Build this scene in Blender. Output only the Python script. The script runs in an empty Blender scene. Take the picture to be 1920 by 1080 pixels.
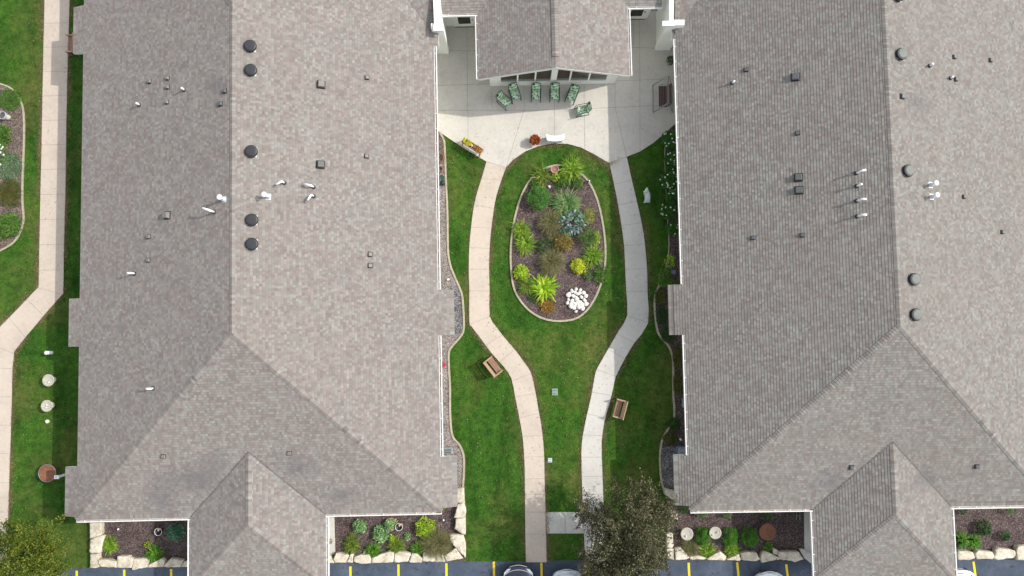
import bpy, bmesh, math, random
import numpy as np
from mathutils import Vector, Matrix
from mathutils.geometry import tessellate_polygon

# ------------------------------------------------------------------ camera, world, sun, exposure
SC = bpy.context.scene
COL = SC.collection
F, H, TH = 1300.0, 40.5, math.radians(3.4)
cam = bpy.data.cameras.new("camera"); camo = bpy.data.objects.new("camera", cam); COL.objects.link(camo)
cam.sensor_width = 36.0; cam.lens = 36.0 * F / 1920.0; cam.clip_end = 2000
camo.location = (0, 0, H); camo.rotation_euler = (TH, 0, 0)
SC.camera = camo

SUN_EL, SUN_AZ = math.radians(41.2), math.radians(75.0)       # azimuth clockwise from +Y
w = bpy.data.worlds.new("World"); SC.world = w; w.use_nodes = True
nt = w.node_tree
sky = nt.nodes.new("ShaderNodeTexSky"); sky.sky_type = 'NISHITA'; sky.sun_disc = False
sky.sun_elevation = SUN_EL; sky.sun_rotation = SUN_AZ; sky.air_density = 1.0; sky.dust_density = 2.0
bg = nt.nodes["Background"]; bg.inputs[1].default_value = 0.15
hsv = nt.nodes.new("ShaderNodeHueSaturation"); hsv.inputs['Saturation'].default_value = 0.28      # less blue in the sky, for a neutral white balance
nt.links.new(sky.outputs[0], hsv.inputs['Color']); nt.links.new(hsv.outputs[0], bg.inputs[0])
sl = bpy.data.lights.new("sun", 'SUN'); sl.energy = 2.0; sl.angle = math.radians(0.6); sl.color = (1.0, 0.95, 0.87)
so = bpy.data.objects.new("sun", sl); COL.objects.link(so)
sd = Vector((math.sin(SUN_AZ) * math.cos(SUN_EL), math.cos(SUN_AZ) * math.cos(SUN_EL), math.sin(SUN_EL)))
so.rotation_euler = sd.to_track_quat('Z', 'Y').to_euler()
so.location = (30, 10, 60)
SC.view_settings.view_transform = 'Standard'; SC.view_settings.look = 'None'
SC.view_settings.exposure = 0.86; SC.view_settings.gamma = 1.0

# ------------------------------------------------------------------ helpers
def P(px, py, z=0.0):
    """where the line of sight through a pixel of the photo meets height z"""
    x = (px - 960) / F; y = -(py - 540) / F
    dy = y * math.cos(TH) + math.sin(TH); dz = y * math.sin(TH) - math.cos(TH)
    t = (H - z) / -dz
    return Vector((x * t, dy * t, z))
def PP(pts, z=0.0): return [P(a, b, z) for a, b in pts]

class MB:
    def __init__(s): s.v = []; s.f = []; s.m = []; s.uv = []; s.sm = []
    def poly(s, pts, mi=0, uv=None, smooth=False):
        n = len(s.v); s.v += [tuple(p) for p in pts]; s.f.append(list(range(n, n + len(pts)))); s.m.append(mi)
        s.uv.append(uv if uv else [(0, 0)] * len(pts)); s.sm.append(smooth)
    def grid(s, vs, fs, mi=0, smooth=False):
        n = len(s.v); s.v += [tuple(p) for p in vs]
        for f in fs:
            s.f.append([i + n for i in f]); s.m.append(mi); s.uv.append([(0, 0)] * len(f)); s.sm.append(smooth)
    def box(s, c, d, mi=0, rz=0.0, mat=None):
        hx, hy, hz = d[0] / 2, d[1] / 2, d[2] / 2
        vs = [Vector((x, y, z)) for z in (-hz, hz) for x, y in ((-hx, -hy), (hx, -hy), (hx, hy), (-hx, hy))]
        R = mat if mat else Matrix.Rotation(rz, 3, 'Z')
        vs = [R @ v + Vector(c) for v in vs]
        s.grid(vs, [(0, 3, 2, 1), (4, 5, 6, 7), (0, 1, 5, 4), (1, 2, 6, 5), (2, 3, 7, 6), (3, 0, 4, 7)], mi)
    def bar(s, a, b, wd, ht, mi=0):
        a = Vector(a); b = Vector(b); d = b - a; L = d.length
        if L < 1e-6: return
        s.box((a + b) / 2, (L, wd, ht), mi, mat=d.to_track_quat('X', 'Z').to_matrix())
    def prism(s, pts, z0, z1, mi=0, mside=None):
        pts = [Vector((p[0], p[1])) for p in pts]
        ar = sum(pts[i].x * pts[(i + 1) % len(pts)].y - pts[(i + 1) % len(pts)].x * pts[i].y for i in range(len(pts)))
        if ar < 0: pts.reverse()
        s.poly([(p.x, p.y, z1) for p in pts], mi)
        for i in range(len(pts)):
            a, b = pts[i], pts[(i + 1) % len(pts)]
            s.poly([(a.x, a.y, z0), (b.x, b.y, z0), (b.x, b.y, z1), (a.x, a.y, z1)], mi if mside is None else mside)
    def lathe(s, c, prof, n=24, mi=0, smooth=True):
        vs = []; fs = []
        for r, z in prof:
            for i in range(n):
                a = 2 * math.pi * i / n; vs.append((c[0] + r * math.cos(a), c[1] + r * math.sin(a), c[2] + z))
        for j in range(len(prof) - 1):
            for i in range(n):
                k = (i + 1) % n; fs.append((j * n + i, j * n + k, (j + 1) * n + k, (j + 1) * n + i))
        fs.append(tuple((len(prof) - 1) * n + i for i in range(n)))
        s.grid(vs, fs, mi, smooth)
    def tube(s, path, r, n=8, mi=0, closed=False, r2=None):
        path = [Vector(p) for p in path]; N = len(path); vs = []; fs = []
        up = Vector((0, 0, 1))
        for j, p in enumerate(path):
            if closed: t = path[(j + 1) % N] - path[j - 1]
            else: t = path[min(j + 1, N - 1)] - path[max(j - 1, 0)]
            t.normalize()
            a = t.cross(up)
            if a.length < 1e-3: a = t.cross(Vector((0, 1, 0)))
            a.normalize(); b = t.cross(a)
            rr = r if r2 is None else r + (r2 - r) * j / max(1, N - 1)
            for i in range(n):
                q = 2 * math.pi * i / n; vs.append(p + a * rr * math.cos(q) + b * rr * math.sin(q))
        for j in range(N if closed else N - 1):
            k = (j + 1) % N
            for i in range(n):
                l = (i + 1) % n; fs.append((j * n + i, j * n + l, k * n + l, k * n + i))
        if not closed: fs += [tuple(range(n))[::-1], tuple((N - 1) * n + i for i in range(n))]
        s.grid(vs, fs, mi, True)
    def strip(s, pts, wd, z0, z1, mi=0):
        """a low band of width wd along a plan line"""
        pts = [Vector((p[0], p[1])) for p in pts]; N = len(pts); L = []; R = []
        for i in range(N):
            t = (pts[min(i + 1, N - 1)] - pts[max(i - 1, 0)]).normalized(); n = Vector((-t.y, t.x))
            L.append(pts[i] + n * wd / 2); R.append(pts[i] - n * wd / 2)
        for i in range(N - 1):
            a, b, c, d = L[i], R[i], R[i + 1], L[i + 1]
            s.poly([(a.x, a.y, z1), (b.x, b.y, z1), (c.x, c.y, z1), (d.x, d.y, z1)], mi)
            s.poly([(b.x, b.y, z0), (c.x, c.y, z0), (c.x, c.y, z1), (b.x, b.y, z1)], mi)
            s.poly([(d.x, d.y, z0), (a.x, a.y, z0), (a.x, a.y, z1), (d.x, d.y, z1)], mi)
        for a, b in ((L[0], R[0]), (R[-1], L[-1])):
            s.poly([(a.x, a.y, z0), (b.x, b.y, z0), (b.x, b.y, z1), (a.x, a.y, z1)], mi)
    def build(s, name, mats, parent=None, off=None, bevel=0.0):
        me = bpy.data.meshes.new(name)
        o = Vector(off) if off is not None else Vector((0, 0, 0))
        me.from_pydata([tuple(Vector(v) - o) for v in s.v], [], s.f)
        for m in (mats if isinstance(mats, (list, tuple)) else [mats]): me.materials.append(m)
        me.polygons.foreach_set('material_index', s.m)
        me.polygons.foreach_set('use_smooth', s.sm)
        ul = me.uv_layers.new(name="UVMap")
        ul.data.foreach_set('uv', [c for f in s.uv for p in f for c in p])
        ob = bpy.data.objects.new(name, me); COL.objects.link(ob)
        if parent is not None: ob.parent = parent
        elif off is not None: ob.location = o
        if bevel:
            b = ob.modifiers.new("bevel", 'BEVEL'); b.width = bevel; b.segments = 2; b.limit_method = 'ANGLE'
        return ob

def tag(o, label, cat, group=None):
    o['label'] = label; o['category'] = cat
    if group: o['group'] = group
    return o
def thing(name, label, cat, loc=(0, 0, 0), rz=0.0, group=None):
    o = bpy.data.objects.new(name, None); COL.objects.link(o); o.empty_display_size = 0.2
    o.location = loc; o.rotation_euler = (0, 0, rz)
    return tag(o, label, cat, group)
def dup(root, loc, rz, label, group=None):
    r = root.copy(); COL.objects.link(r); r.location = loc; r.rotation_euler = (0, 0, rz); r['label'] = label
    if group: r['group'] = group
    for ch in list(root.children):
        c = ch.copy(); COL.objects.link(c); c.parent = r
        for g in ch.children:
            d = g.copy(); COL.objects.link(d); d.parent = c
    return r
def kind(o, k='structure'): o['kind'] = k; return o

# ------------------------------------------------------------------ materials
class NT:
    def __init__(s, name, rough=0.85, spec=0.3):
        s.m = bpy.data.materials.new(name); s.m.use_nodes = True; s.t = s.m.node_tree
        s.b = s.t.nodes["Principled BSDF"]; s.b.inputs['Roughness'].default_value = rough
        s.b.inputs['Specular IOR Level'].default_value = spec
    def n(s, ty, **kw):
        x = s.t.nodes.new(ty)
        for k, v in kw.items(): setattr(x, k, v)
        return x
    def l(s, a, b): s.t.links.new(a, b)
    def pos(s): return s.n('ShaderNodeNewGeometry').outputs['Position']
    def obj(s): return s.n('ShaderNodeTexCoord').outputs['Object']
    def noise(s, vec, scale, detail=3, rough=0.6):
        x = s.n('ShaderNodeTexNoise'); x.inputs['Scale'].default_value = scale
        x.inputs['Detail'].default_value = detail; x.inputs['Roughness'].default_value = rough
        s.l(vec, x.inputs['Vector']); return x.outputs['Fac']
    def ramp(s, fac, stops):
        r = s.n('ShaderNodeValToRGB'); e = r.color_ramp.elements
        while len(e) < len(stops): e.new(0.5)
        for i, (p, c) in enumerate(stops):
            e[i].position = p; e[i].color = (*c, 1) if len(c) == 3 else c
        s.l(fac, r.inputs[0]); return r.outputs[0]
    def mix(s, a, b, fac, mode='MIX'):
        x = s.n('ShaderNodeMix', data_type='RGBA', blend_type=mode)
        if isinstance(fac, float): x.inputs[0].default_value = fac
        else: s.l(fac, x.inputs[0])
        for v, i in ((a, 6), (b, 7)):
            if isinstance(v, tuple): x.inputs[i].default_value = (*v, 1)
            else: s.l(v, x.inputs[i])
        return x.outputs[2]
    def math(s, op, a, b=None, c=None):
        x = s.n('ShaderNodeMath', operation=op)
        for i, v in enumerate((a, b, c)):
            if v is None: continue
            if isinstance(v, (int, float)): x.inputs[i].default_value = v
            else: s.l(v, x.inputs[i])
        return x.outputs[0]
    def col(s, c):
        if isinstance(c, tuple): s.b.inputs['Base Color'].default_value = (*c, 1)
        else: s.l(c, s.b.inputs['Base Color'])
    def bump(s, h, strength=0.4, dist=0.02):
        b = s.n('ShaderNodeBump'); b.inputs['Strength'].default_value = strength; b.inputs['Distance'].default_value = dist
        s.l(h, b.inputs['Height']); s.l(b.outputs[0], s.b.inputs['Normal'])

def plain(name, c, rough=0.6, metal=0.0, var=0.12, scale=6.0, spec=0.4):
    t = NT(name, rough, spec); t.b.inputs['Metallic'].default_value = metal
    f = t.noise(t.obj(), scale, 4)
    t.col(t.ramp(f, [(0.3, tuple(x * (1 - var) for x in c)), (0.7, tuple(min(1, x * (1 + var)) for x in c))]))
    return t.m

EXPO = 0.145
STAINS = [(*P(a, b, z)[:], q, r) for a, b, z, q, r in ((300, 935, 3.6, 1.0, 1.6), (335, 900, 4.0, 1.6, .9), (372, 905, 4.0, .8, 1.6), (400, 880, 4.2, .8, 1.4), (560, 880, 4.2, 1.3, .9), (640, 930, 3.6, 1.1, .7), (1722, 190, 6.0, 1.1, .7), (408, 165, 6.0, .9, .6), (1560, 905, 3.7, 1.2, .8), (1740, 905, 4.2, 1.1, .9))]
def shingle_mat(name, tint=(1, 1, 1)):
    t = NT(name, 0.95, 0.15)
    uv = t.n('ShaderNodeUVMap'); sep = t.n('ShaderNodeSeparateXYZ'); t.l(uv.outputs[0], sep.inputs[0])
    u, v = sep.outputs[0], sep.outputs[1]
    row = t.math('FLOOR', t.math('ADD', t.math('DIVIDE', v, EXPO), 0.001))
    wn = t.n('ShaderNodeTexWhiteNoise', noise_dimensions='1D'); t.l(row, wn.inputs['W'])
    def cell(width, salt):
        cu = t.math('FLOOR', t.math('ADD', t.math('DIVIDE', u, width), t.math('MULTIPLY', wn.outputs[0], 37.0 + salt)))
        cx = t.n('ShaderNodeCombineXYZ'); t.l(cu, cx.inputs[0]); t.l(row, cx.inputs[1]); cx.inputs[2].default_value = salt
        q = t.n('ShaderNodeTexWhiteNoise', noise_dimensions='3D'); t.l(cx.outputs[0], q.inputs['Vector']); return q.outputs['Value']
    a, b = cell(0.13, 1.0), cell(0.29, 5.0)
    k = lambda c: tuple(x * y for x, y in zip(c, tint))
    ca = t.ramp(a, [(0.0, k((0.165, 0.15, 0.143))), (0.35, k((0.21, 0.194, 0.184))), (0.7, k((0.262, 0.25, 0.235))), (0.92, k((0.3, 0.288, 0.27))), (1.0, k((0.345, 0.334, 0.314)))])
    cb = t.ramp(b, [(0.0, k((0.23, 0.186, 0.174))), (0.4, k((0.27, 0.22, 0.204))), (0.6, k((0.24, 0.235, 0.224))), (1.0, k((0.29, 0.285, 0.27)))])
    c = t.mix(ca, cb, 0.42)
    pos = t.pos()
    big = t.noise(pos, 0.22, 4, 0.65)
    c = t.mix(c, k((0.25, 0.206, 0.193)), t.math('MULTIPLY', t.ramp(big, [(0.42, (0, 0, 0)), (0.7, (1, 1, 1))]), 0.24))
    mid = t.noise(pos, 1.1, 3, 0.7)
    c = t.mix(c, t.ramp(mid, [(0.25, (0.93, 0.93, 0.933)), (0.75, (1.06, 1.055, 1.05))]), 1.0, 'MULTIPLY')
    st = t.noise(pos, 0.5, 5, 0.7)
    c = t.mix(c, (0.16, 0.155, 0.16), t.math('MULTIPLY', t.ramp(st, [(0.62, (0, 0, 0)), (0.8, (1, 1, 1))]), 0.45))
    sn_ = t.noise(pos, 2.0, 5, 0.7)
    for (x, y, z, rx, ry) in STAINS:
        vm = t.n('ShaderNodeVectorMath', operation='SUBTRACT'); t.l(pos, vm.inputs[0]); vm.inputs[1].default_value = (x, y, z)
        sc = t.n('ShaderNodeVectorMath', operation='MULTIPLY'); t.l(vm.outputs[0], sc.inputs[0]); sc.inputs[1].default_value = (1 / rx, 1 / ry, 0.3)
        ln = t.n('ShaderNodeVectorMath', operation='LENGTH'); t.l(sc.outputs[0], ln.inputs[0])
        d = t.math('ADD', ln.outputs['Value'], t.math('MULTIPLY', t.math('SUBTRACT', sn_, 0.5), 1.6))
        c = t.mix(c, (0.13, 0.125, 0.13), t.math('MULTIPLY', t.ramp(d, [(0.1, (1, 1, 1)), (1.0, (0, 0, 0))]), 0.6))
    gr = t.noise(pos, 60, 2, 0.8)
    c = t.mix(c, t.ramp(gr, [(0.3, (0.86, 0.86, 0.86)), (0.7, (1.14, 1.14, 1.14))]), 1.0, 'MULTIPLY')
    # darker band painted under each butt edge in place of its shadow
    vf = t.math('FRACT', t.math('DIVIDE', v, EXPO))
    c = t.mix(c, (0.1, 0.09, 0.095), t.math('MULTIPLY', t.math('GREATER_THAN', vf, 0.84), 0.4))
    # darker gap where a tab ends
    fr = t.math('FRACT', t.math('ADD', t.math('DIVIDE', u, 0.34), t.math('MULTIPLY', wn.outputs[0], 42.0)))
    t.col(t.mix(c, (0.12, 0.11, 0.11), t.math('MULTIPLY', t.math('LESS_THAN', fr, 0.03), 0.5)))
    return t.m

def ground_mat(name, stops, scale, fine, rough=0.95, big=None, bumpd=0.03):
    t = NT(name, rough, 0.15); p = t.pos()
    f = t.noise(p, scale, 5, 0.75)
    c = t.ramp(f, stops)
    g = t.noise(p, fine, 2, 0.8)
    c = t.mix(c, t.ramp(g, [(0.3, (0.62, 0.62, 0.62)), (0.7, (1.4, 1.4, 1.4))]), 1.0, 'MULTIPLY')
    if big:
        bf = t.noise(p, big[0], 5, 0.6)
        c = t.mix(c, big[1], t.math('MULTIPLY', t.ramp(bf, [(big[2], (0, 0, 0)), (big[3], (1, 1, 1))]), big[4]))
    t.col(c); t.bump(g, 0.6, bumpd); return t.m

def chip_mat(name, cols, scale, bumpd=0.02):
    """loose chips: each voronoi cell gets its own colour"""
    t = NT(name, 0.95, 0.15); p = t.pos()
    wq = t.n('ShaderNodeVectorMath', operation='MULTIPLY_ADD'); nz = t.n('ShaderNodeTexNoise'); nz.inputs['Scale'].default_value = scale * 0.6
    t.l(p, nz.inputs['Vector']); t.l(nz.outputs['Color'], wq.inputs[0]); wq.inputs[1].default_value = (1.2 / scale,) * 3; t.l(p, wq.inputs[2])
    v = t.n('ShaderNodeTexVoronoi'); v.inputs['Scale'].default_value = scale; t.l(wq.outputs[0], v.inputs['Vector'])
    sp = t.n('ShaderNodeSeparateColor'); t.l(v.outputs['Color'], sp.inputs[0])
    c = t.ramp(sp.outputs[0], cols)
    big = t.noise(p, 1.3, 4)
    c = t.mix(c, t.ramp(big, [(0.3, (0.75, 0.75, 0.75)), (0.7, (1.25, 1.22, 1.2))]), 1.0, 'MULTIPLY')
    t.col(c); t.bump(v.outputs['Distance'], 0.8, bumpd); return t.m

def leaf_mat(name, c1, c2, trans=0.3, tip=None):
    t = NT(name, 0.6, 0.25)
    g = t.n('ShaderNodeNewGeometry')
    stops = [(0.0, c1), (0.75, c2)]
    if tip: stops.append((1.0, tip))
    c = t.ramp(g.outputs['Random Per Island'], stops)
    nz = t.noise(g.outputs['Position'], 2.2, 3)
    c = t.mix(c, t.ramp(nz, [(0.3, (0.72, 0.75, 0.72)), (0.7, (1.25, 1.22, 1.2))]), 1.0, 'MULTIPLY')
    t.col(c)
    tr = t.n('ShaderNodeBsdfTranslucent'); t.l(c, tr.inputs[0])
    mx = t.n('ShaderNodeMixShader'); mx.inputs[0].default_value = trans
    t.l(t.b.outputs[0], mx.inputs[1]); t.l(tr.outputs[0], mx.inputs[2])
    t.l(mx.outputs[0], t.t.nodes['Material Output'].inputs[0]); return t.m

def concrete_mat(name, c, warm):
    t = NT(name, 0.9, 0.2); p = t.pos()
    f = t.noise(p, 0.55, 5, 0.65)
    k = t.ramp(f, [(0.25, tuple(x * 0.86 for x in c)), (0.5, c), (0.75, warm)])
    g = t.noise(p, 5.0, 5, 0.75)
    k = t.mix(k, t.ramp(g, [(0.25, (0.9, 0.9, 0.9)), (0.75, (1.07, 1.07, 1.07))]), 1.0, 'MULTIPLY')
    h = t.noise(p, 45, 2, 0.8)
    k = t.mix(k, t.ramp(h, [(0.3, (0.94, 0.94, 0.94)), (0.7, (1.05, 1.05, 1.05))]), 1.0, 'MULTIPLY')
    s = t.noise(p, 0.9, 6, 0.8)
    k = t.mix(k, (0.3, 0.28, 0.25), t.math('MULTIPLY', t.ramp(s, [(0.52, (0, 0, 0)), (0.8, (1, 1, 1))]), 0.4))
    s2 = t.noise(p, 3.5, 6, 0.75)
    k = t.mix(k, (0.34, 0.29, 0.22), t.math('MULTIPLY', t.ramp(s2, [(0.6, (0, 0, 0)), (0.78, (1, 1, 1))]), 0.35))
    t.col(k); t.bump(h, 0.15, 0.01); return t.m

def glass_mat(name):
    t = NT(name, 0.03, 0.8); t.col((0.012, 0.016, 0.014))
    tr = t.n('ShaderNodeBsdfTransparent'); mx = t.n('ShaderNodeMixShader'); mx.inputs[0].default_value = 0.5; tr.inputs[0].default_value = (.8, .85, .82, 1)
    t.l(t.b.outputs[0], mx.inputs[1]); t.l(tr.outputs[0], mx.inputs[2]); t.l(mx.outputs[0], t.t.nodes['Material Output'].inputs[0]); return t.m

M = {}
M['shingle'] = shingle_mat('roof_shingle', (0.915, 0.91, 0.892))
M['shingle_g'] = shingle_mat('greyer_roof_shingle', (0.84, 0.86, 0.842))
M['white'] = plain('white_paint', (0.68, 0.68, 0.65), 0.5, var=0.06)
M['gutter'] = plain('white_aluminium', (0.7, 0.69, 0.67), 0.4, var=0.05)
M['gutter_bed'] = plain('gutter_sediment', (0.42, 0.37, 0.33), 0.9, var=0.25)
M['siding'] = plain('cream_wall', (0.8, 0.81, 0.74), 0.7, var=0.04)
M['trim'] = plain('cream_trim', (0.84, 0.84, 0.78), 0.6, var=0.03)
M['glass'] = glass_mat('dark_window_glass')
M['doorglass'] = plain('dark_door_glass', (0.012, 0.02, 0.017), 0.1, var=.1)
M['darkmetal'] = plain('black_metal', (0.022, 0.023, 0.026), 0.45, 0.3)
M['blackvent'] = plain('black_vent_plastic', (0.03, 0.032, 0.037), 0.5)
M['ventside'] = plain('vent_dark_band', (0.012, 0.012, 0.014), 0.6)
M['greyvent'] = plain('green_grey_vent', (0.1, 0.11, 0.105), 0.55)
M['boxvent'] = plain('taupe_vent', (0.19, 0.175, 0.165), 0.6)
M['slate'] = plain('slate_vent', (0.1, 0.105, 0.115), 0.5)
M['pvc'] = plain('white_pvc', (0.82, 0.82, 0.84), 0.35, var=0.04)
M['flashing'] = plain('pale_flashing', (0.55, 0.6, 0.62), 0.4, 0.3)
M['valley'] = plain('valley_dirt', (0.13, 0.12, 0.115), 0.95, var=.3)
M['boot'] = plain('dark_boot', (0.03, 0.03, 0.04), 0.7)
def turf(t, base):
    """tints a turf colour with thin dry patches, mowing streaks and lusher spots, shared by soil and blades"""
    p = t.pos(); mp = t.n('ShaderNodeMapping'); mp.inputs['Scale'].default_value = (1.0, 0.3, 1.0); t.l(p, mp.inputs['Vector'])
    st = t.noise(mp.outputs[0], 0.75, 4, 0.6)
    c = t.mix(base, t.ramp(st, [(0.3, (0.48, 0.58, 0.52)), (0.5, (1.0, 1.0, 1.0)), (0.7, (1.45, 1.2, 1.2))]), 1.0, 'MULTIPLY')
    b1 = t.noise(p, 0.3, 6, 0.65)
    c = t.mix(c, (0.12, 0.122, 0.038), t.math('MULTIPLY', t.ramp(b1, [(0.45, (0, 0, 0)), (0.7, (1, 1, 1))]), 0.72))
    b2 = t.noise(p, 2.6, 4, 0.7)
    return t.mix(c, t.ramp(b2, [(0.28, (0.55, 0.6, 0.56)), (0.72, (1.42, 1.34, 1.28))]), 1.0, 'MULTIPLY')
def lawn_mat():
    t = NT('lawn_ground', 0.95, 0.1); g = t.noise(t.pos(), 21, 3, 0.8)
    c = t.ramp(g, [(0.25, (0.007, 0.036, 0.004)), (0.5, (0.032, 0.1, 0.011)), (0.75, (0.08, 0.18, 0.026))])
    t.col(turf(t, c)); t.bump(g, 0.6, 0.03); return t.m
def blade_mat():
    t = NT('grass_blades', 0.6, 0.2); g = t.n('ShaderNodeNewGeometry')
    c = turf(t, t.ramp(g.outputs['Random Per Island'], [(0.0, (0.007, 0.04, 0.004)), (0.55, (0.036, 0.115, 0.012)), (0.88, (0.078, 0.19, 0.023)), (1.0, (0.26, 0.3, 0.11))]))
    t.col(c); tr = t.n('ShaderNodeBsdfTranslucent'); t.l(c, tr.inputs[0]); mx = t.n('ShaderNodeMixShader'); mx.inputs[0].default_value = 0.3
    t.l(t.b.outputs[0], mx.inputs[1]); t.l(tr.outputs[0], mx.inputs[2]); t.l(mx.outputs[0], t.t.nodes['Material Output'].inputs[0]); return t.m
M['lawn'] = lawn_mat()
M['mulch'] = chip_mat('mulch', [(0.0, (0.028, 0.02, 0.02)), (0.45, (0.072, 0.051, 0.05)), (0.78, (0.12, 0.09, 0.09)), (1.0, (0.26, 0.21, 0.2))], 34, .012)
M['soil'] = chip_mat('bed_soil', [(0.0, (0.07, 0.05, 0.04)), (0.6, (0.13, 0.1, 0.085)), (1.0, (0.24, 0.2, 0.17))], 20)
M['gravel'] = chip_mat('pale_gravel', [(0.0, (0.07, 0.062, 0.06)), (0.4, (0.17, 0.15, 0.145)), (0.8, (0.26, 0.225, 0.215)), (1.0, (0.42, 0.4, 0.38))], 30, .012)
M['bluegravel'] = chip_mat('blue_grey_gravel', [(0.0, (0.04, 0.04, 0.043)), (0.5, (0.118, 0.115, 0.122)), (0.85, (0.205, 0.203, 0.212)), (1.0, (0.4, 0.4, 0.4))], 28, .012)
M['concrete'] = concrete_mat('patio_concrete', (0.53, 0.508, 0.46), (0.57, 0.53, 0.465))
M['pathA'] = concrete_mat('pink_beige_concrete', (0.51, 0.44, 0.37), (0.54, 0.46, 0.385))
M['pathB'] = concrete_mat('grey_beige_concrete', (0.53, 0.515, 0.475), (0.56, 0.535, 0.485))
M['seam'] = plain('joint_filler', (0.27, 0.25, 0.225), 0.95)
M['kerb'] = plain('tan_edging', (0.36, 0.32, 0.235), 0.95, var=0.25, scale=9)
def asphalt_mat():
    t = NT('sealed_asphalt', 0.85, 0.25); p = t.pos()
    c = t.ramp(t.noise(p, 0.7, 5, 0.7), [(0.3, (0.042, 0.057, 0.083)), (0.5, (0.063, 0.082, 0.115)), (0.72, (0.1, 0.122, 0.158))])
    g = t.noise(p, 70, 2, 0.8); c = t.mix(c, t.ramp(g, [(0.3, (0.7, 0.7, 0.7)), (0.7, (1.3, 1.3, 1.3))]), 1.0, 'MULTIPLY')
    o = t.noise(p, 3.2, 4, 0.6); c = t.mix(c, (0.018, 0.02, 0.026), t.math('MULTIPLY', t.ramp(o, [(0.6, (0, 0, 0)), (0.68, (1, 1, 1))]), 0.7))
    d = t.noise(p, 5.5, 5, 0.7); c = t.mix(c, (0.17, 0.18, 0.19), t.math('MULTIPLY', t.ramp(d, [(0.6, (0, 0, 0)), (0.8, (1, 1, 1))]), 0.5))
    t.col(c); t.bump(g, 0.5, 0.006); return t.m
M['asphalt'] = asphalt_mat()
def line_mat():
    t = NT('yellow_line_paint', 0.7, 0.3); p = t.pos(); w_ = t.noise(p, 9, 6, 0.8)
    t.col(t.mix((0.78, 0.56, 0.02), (0.2, 0.17, 0.06), t.ramp(w_, [(0.55, (0, 0, 0)), (0.68, (0.75, 0.75, 0.75))]))); return t.m
M['yellow'] = line_mat()
M['wood'] = plain('brown_wood', (0.26, 0.145, 0.1), 0.7, var=0.25, scale=8)
M['darkwood'] = plain('dark_stained_wood', (0.075, 0.035, 0.035), 0.6, var=0.3, scale=9)
M['tanwood'] = plain('tan_wood', (0.38, 0.25, 0.17), 0.7, var=0.2, scale=9)
M['steel'] = plain('grey_steel', (0.24, 0.27, 0.28), 0.4, 0.6)
M['whitestone'] = plain('white_stone', (0.66, 0.63, 0.58), 0.8, var=0.08, scale=9)
M['palestone'] = plain('pale_cast_stone', (0.5, 0.55, 0.52), 0.9, var=0.12, scale=14)
M['bowlstone'] = plain('speckled_cast_stone', (0.42, 0.4, 0.34), 0.85, var=0.3, scale=22)
M['rust'] = plain('rusty_steel', (0.2, 0.085, 0.045), 0.8, var=0.3, scale=5)
M['terracotta'] = plain('terracotta', (0.27, 0.12, 0.085), 0.8, var=0.12)
M['pink'] = plain('pinkish_rim', (0.5, 0.4, 0.34), 0.8)
M['hose_g'] = plain('green_hose', (0.025, 0.13, 0.09), 0.5)
M['hose_o'] = plain('orange_hose', (0.24, 0.11, 0.075), 0.5)
M['black'] = plain('black_plastic', (0.015, 0.015, 0.017), 0.5)
M['greenbox'] = plain('faded_green_lid', (0.2, 0.27, 0.23), 0.7)
M['greybox'] = plain('grey_cabinet', (0.3, 0.34, 0.36), 0.5, 0.1)
M['bluegrey'] = plain('blue_grey_metal', (0.16, 0.2, 0.27), 0.5, 0.2)
M['red'] = plain('red_petals', (0.6, 0.02, 0.05), 0.7)
def limestone():
    t = NT('limestone', 0.92, 0.2); p = t.pos()
    f = t.noise(p, 2.2, 6, 0.7)
    c = t.ramp(f, [(0.3, (0.36, 0.31, 0.23)), (0.48, (0.58, 0.53, 0.43)), (0.7, (0.74, 0.69, 0.59))])
    g = t.noise(p, 14, 5, 0.8)
    c = t.mix(c, t.ramp(g, [(0.3, (0.72, 0.7, 0.68)), (0.6, (1.06, 1.06, 1.05))]), 1.0, 'MULTIPLY')
    t.col(c); t.bump(g, 0.6, 0.03); return t.m
M['limestone'] = limestone()
def cushion_mat():
    t = NT('leaf_print_fabric', 0.85, 0.2); p = t.obj()
    nz = t.n('ShaderNodeTexNoise'); nz.inputs['Scale'].default_value = 9; t.l(p, nz.inputs['Vector'])
    w = t.n('ShaderNodeVectorMath', operation='MULTIPLY_ADD'); t.l(nz.outputs['Color'], w.inputs[0]); w.inputs[1].default_value = (0.12,) * 3; t.l(p, w.inputs[2])
    v = t.n('ShaderNodeTexVoronoi'); v.inputs['Scale'].default_value = 13; t.l(w.outputs[0], v.inputs['Vector'])
    sp = t.n('ShaderNodeSeparateColor'); t.l(v.outputs['Color'], sp.inputs[0])
    c = t.ramp(sp.outputs[0], [(0.0, (0.015, 0.05, 0.04)), (0.15, (0.05, 0.16, 0.1)), (0.3, (0.22, 0.45, 0.27)), (0.5, (0.5, 0.68, 0.42)), (0.75, (0.42, 0.62, 0.5)), (1.0, (0.72, 0.8, 0.55))])
    for e in c.node.color_ramp.elements: pass
    t.col(c); return t.m
M['cushion'] = cushion_mat()

# ------------------------------------------------------------------ ground, paths, patio, asphalt
rng = random.Random(11); nrng = np.random.default_rng(5)
mb = MB(); mb.poly([(-400, -400, 0), (400, -400, 0), (400, 400, 0), (-400, 400, 0)])
kind(mb.build('ground', M['lawn']))

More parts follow.
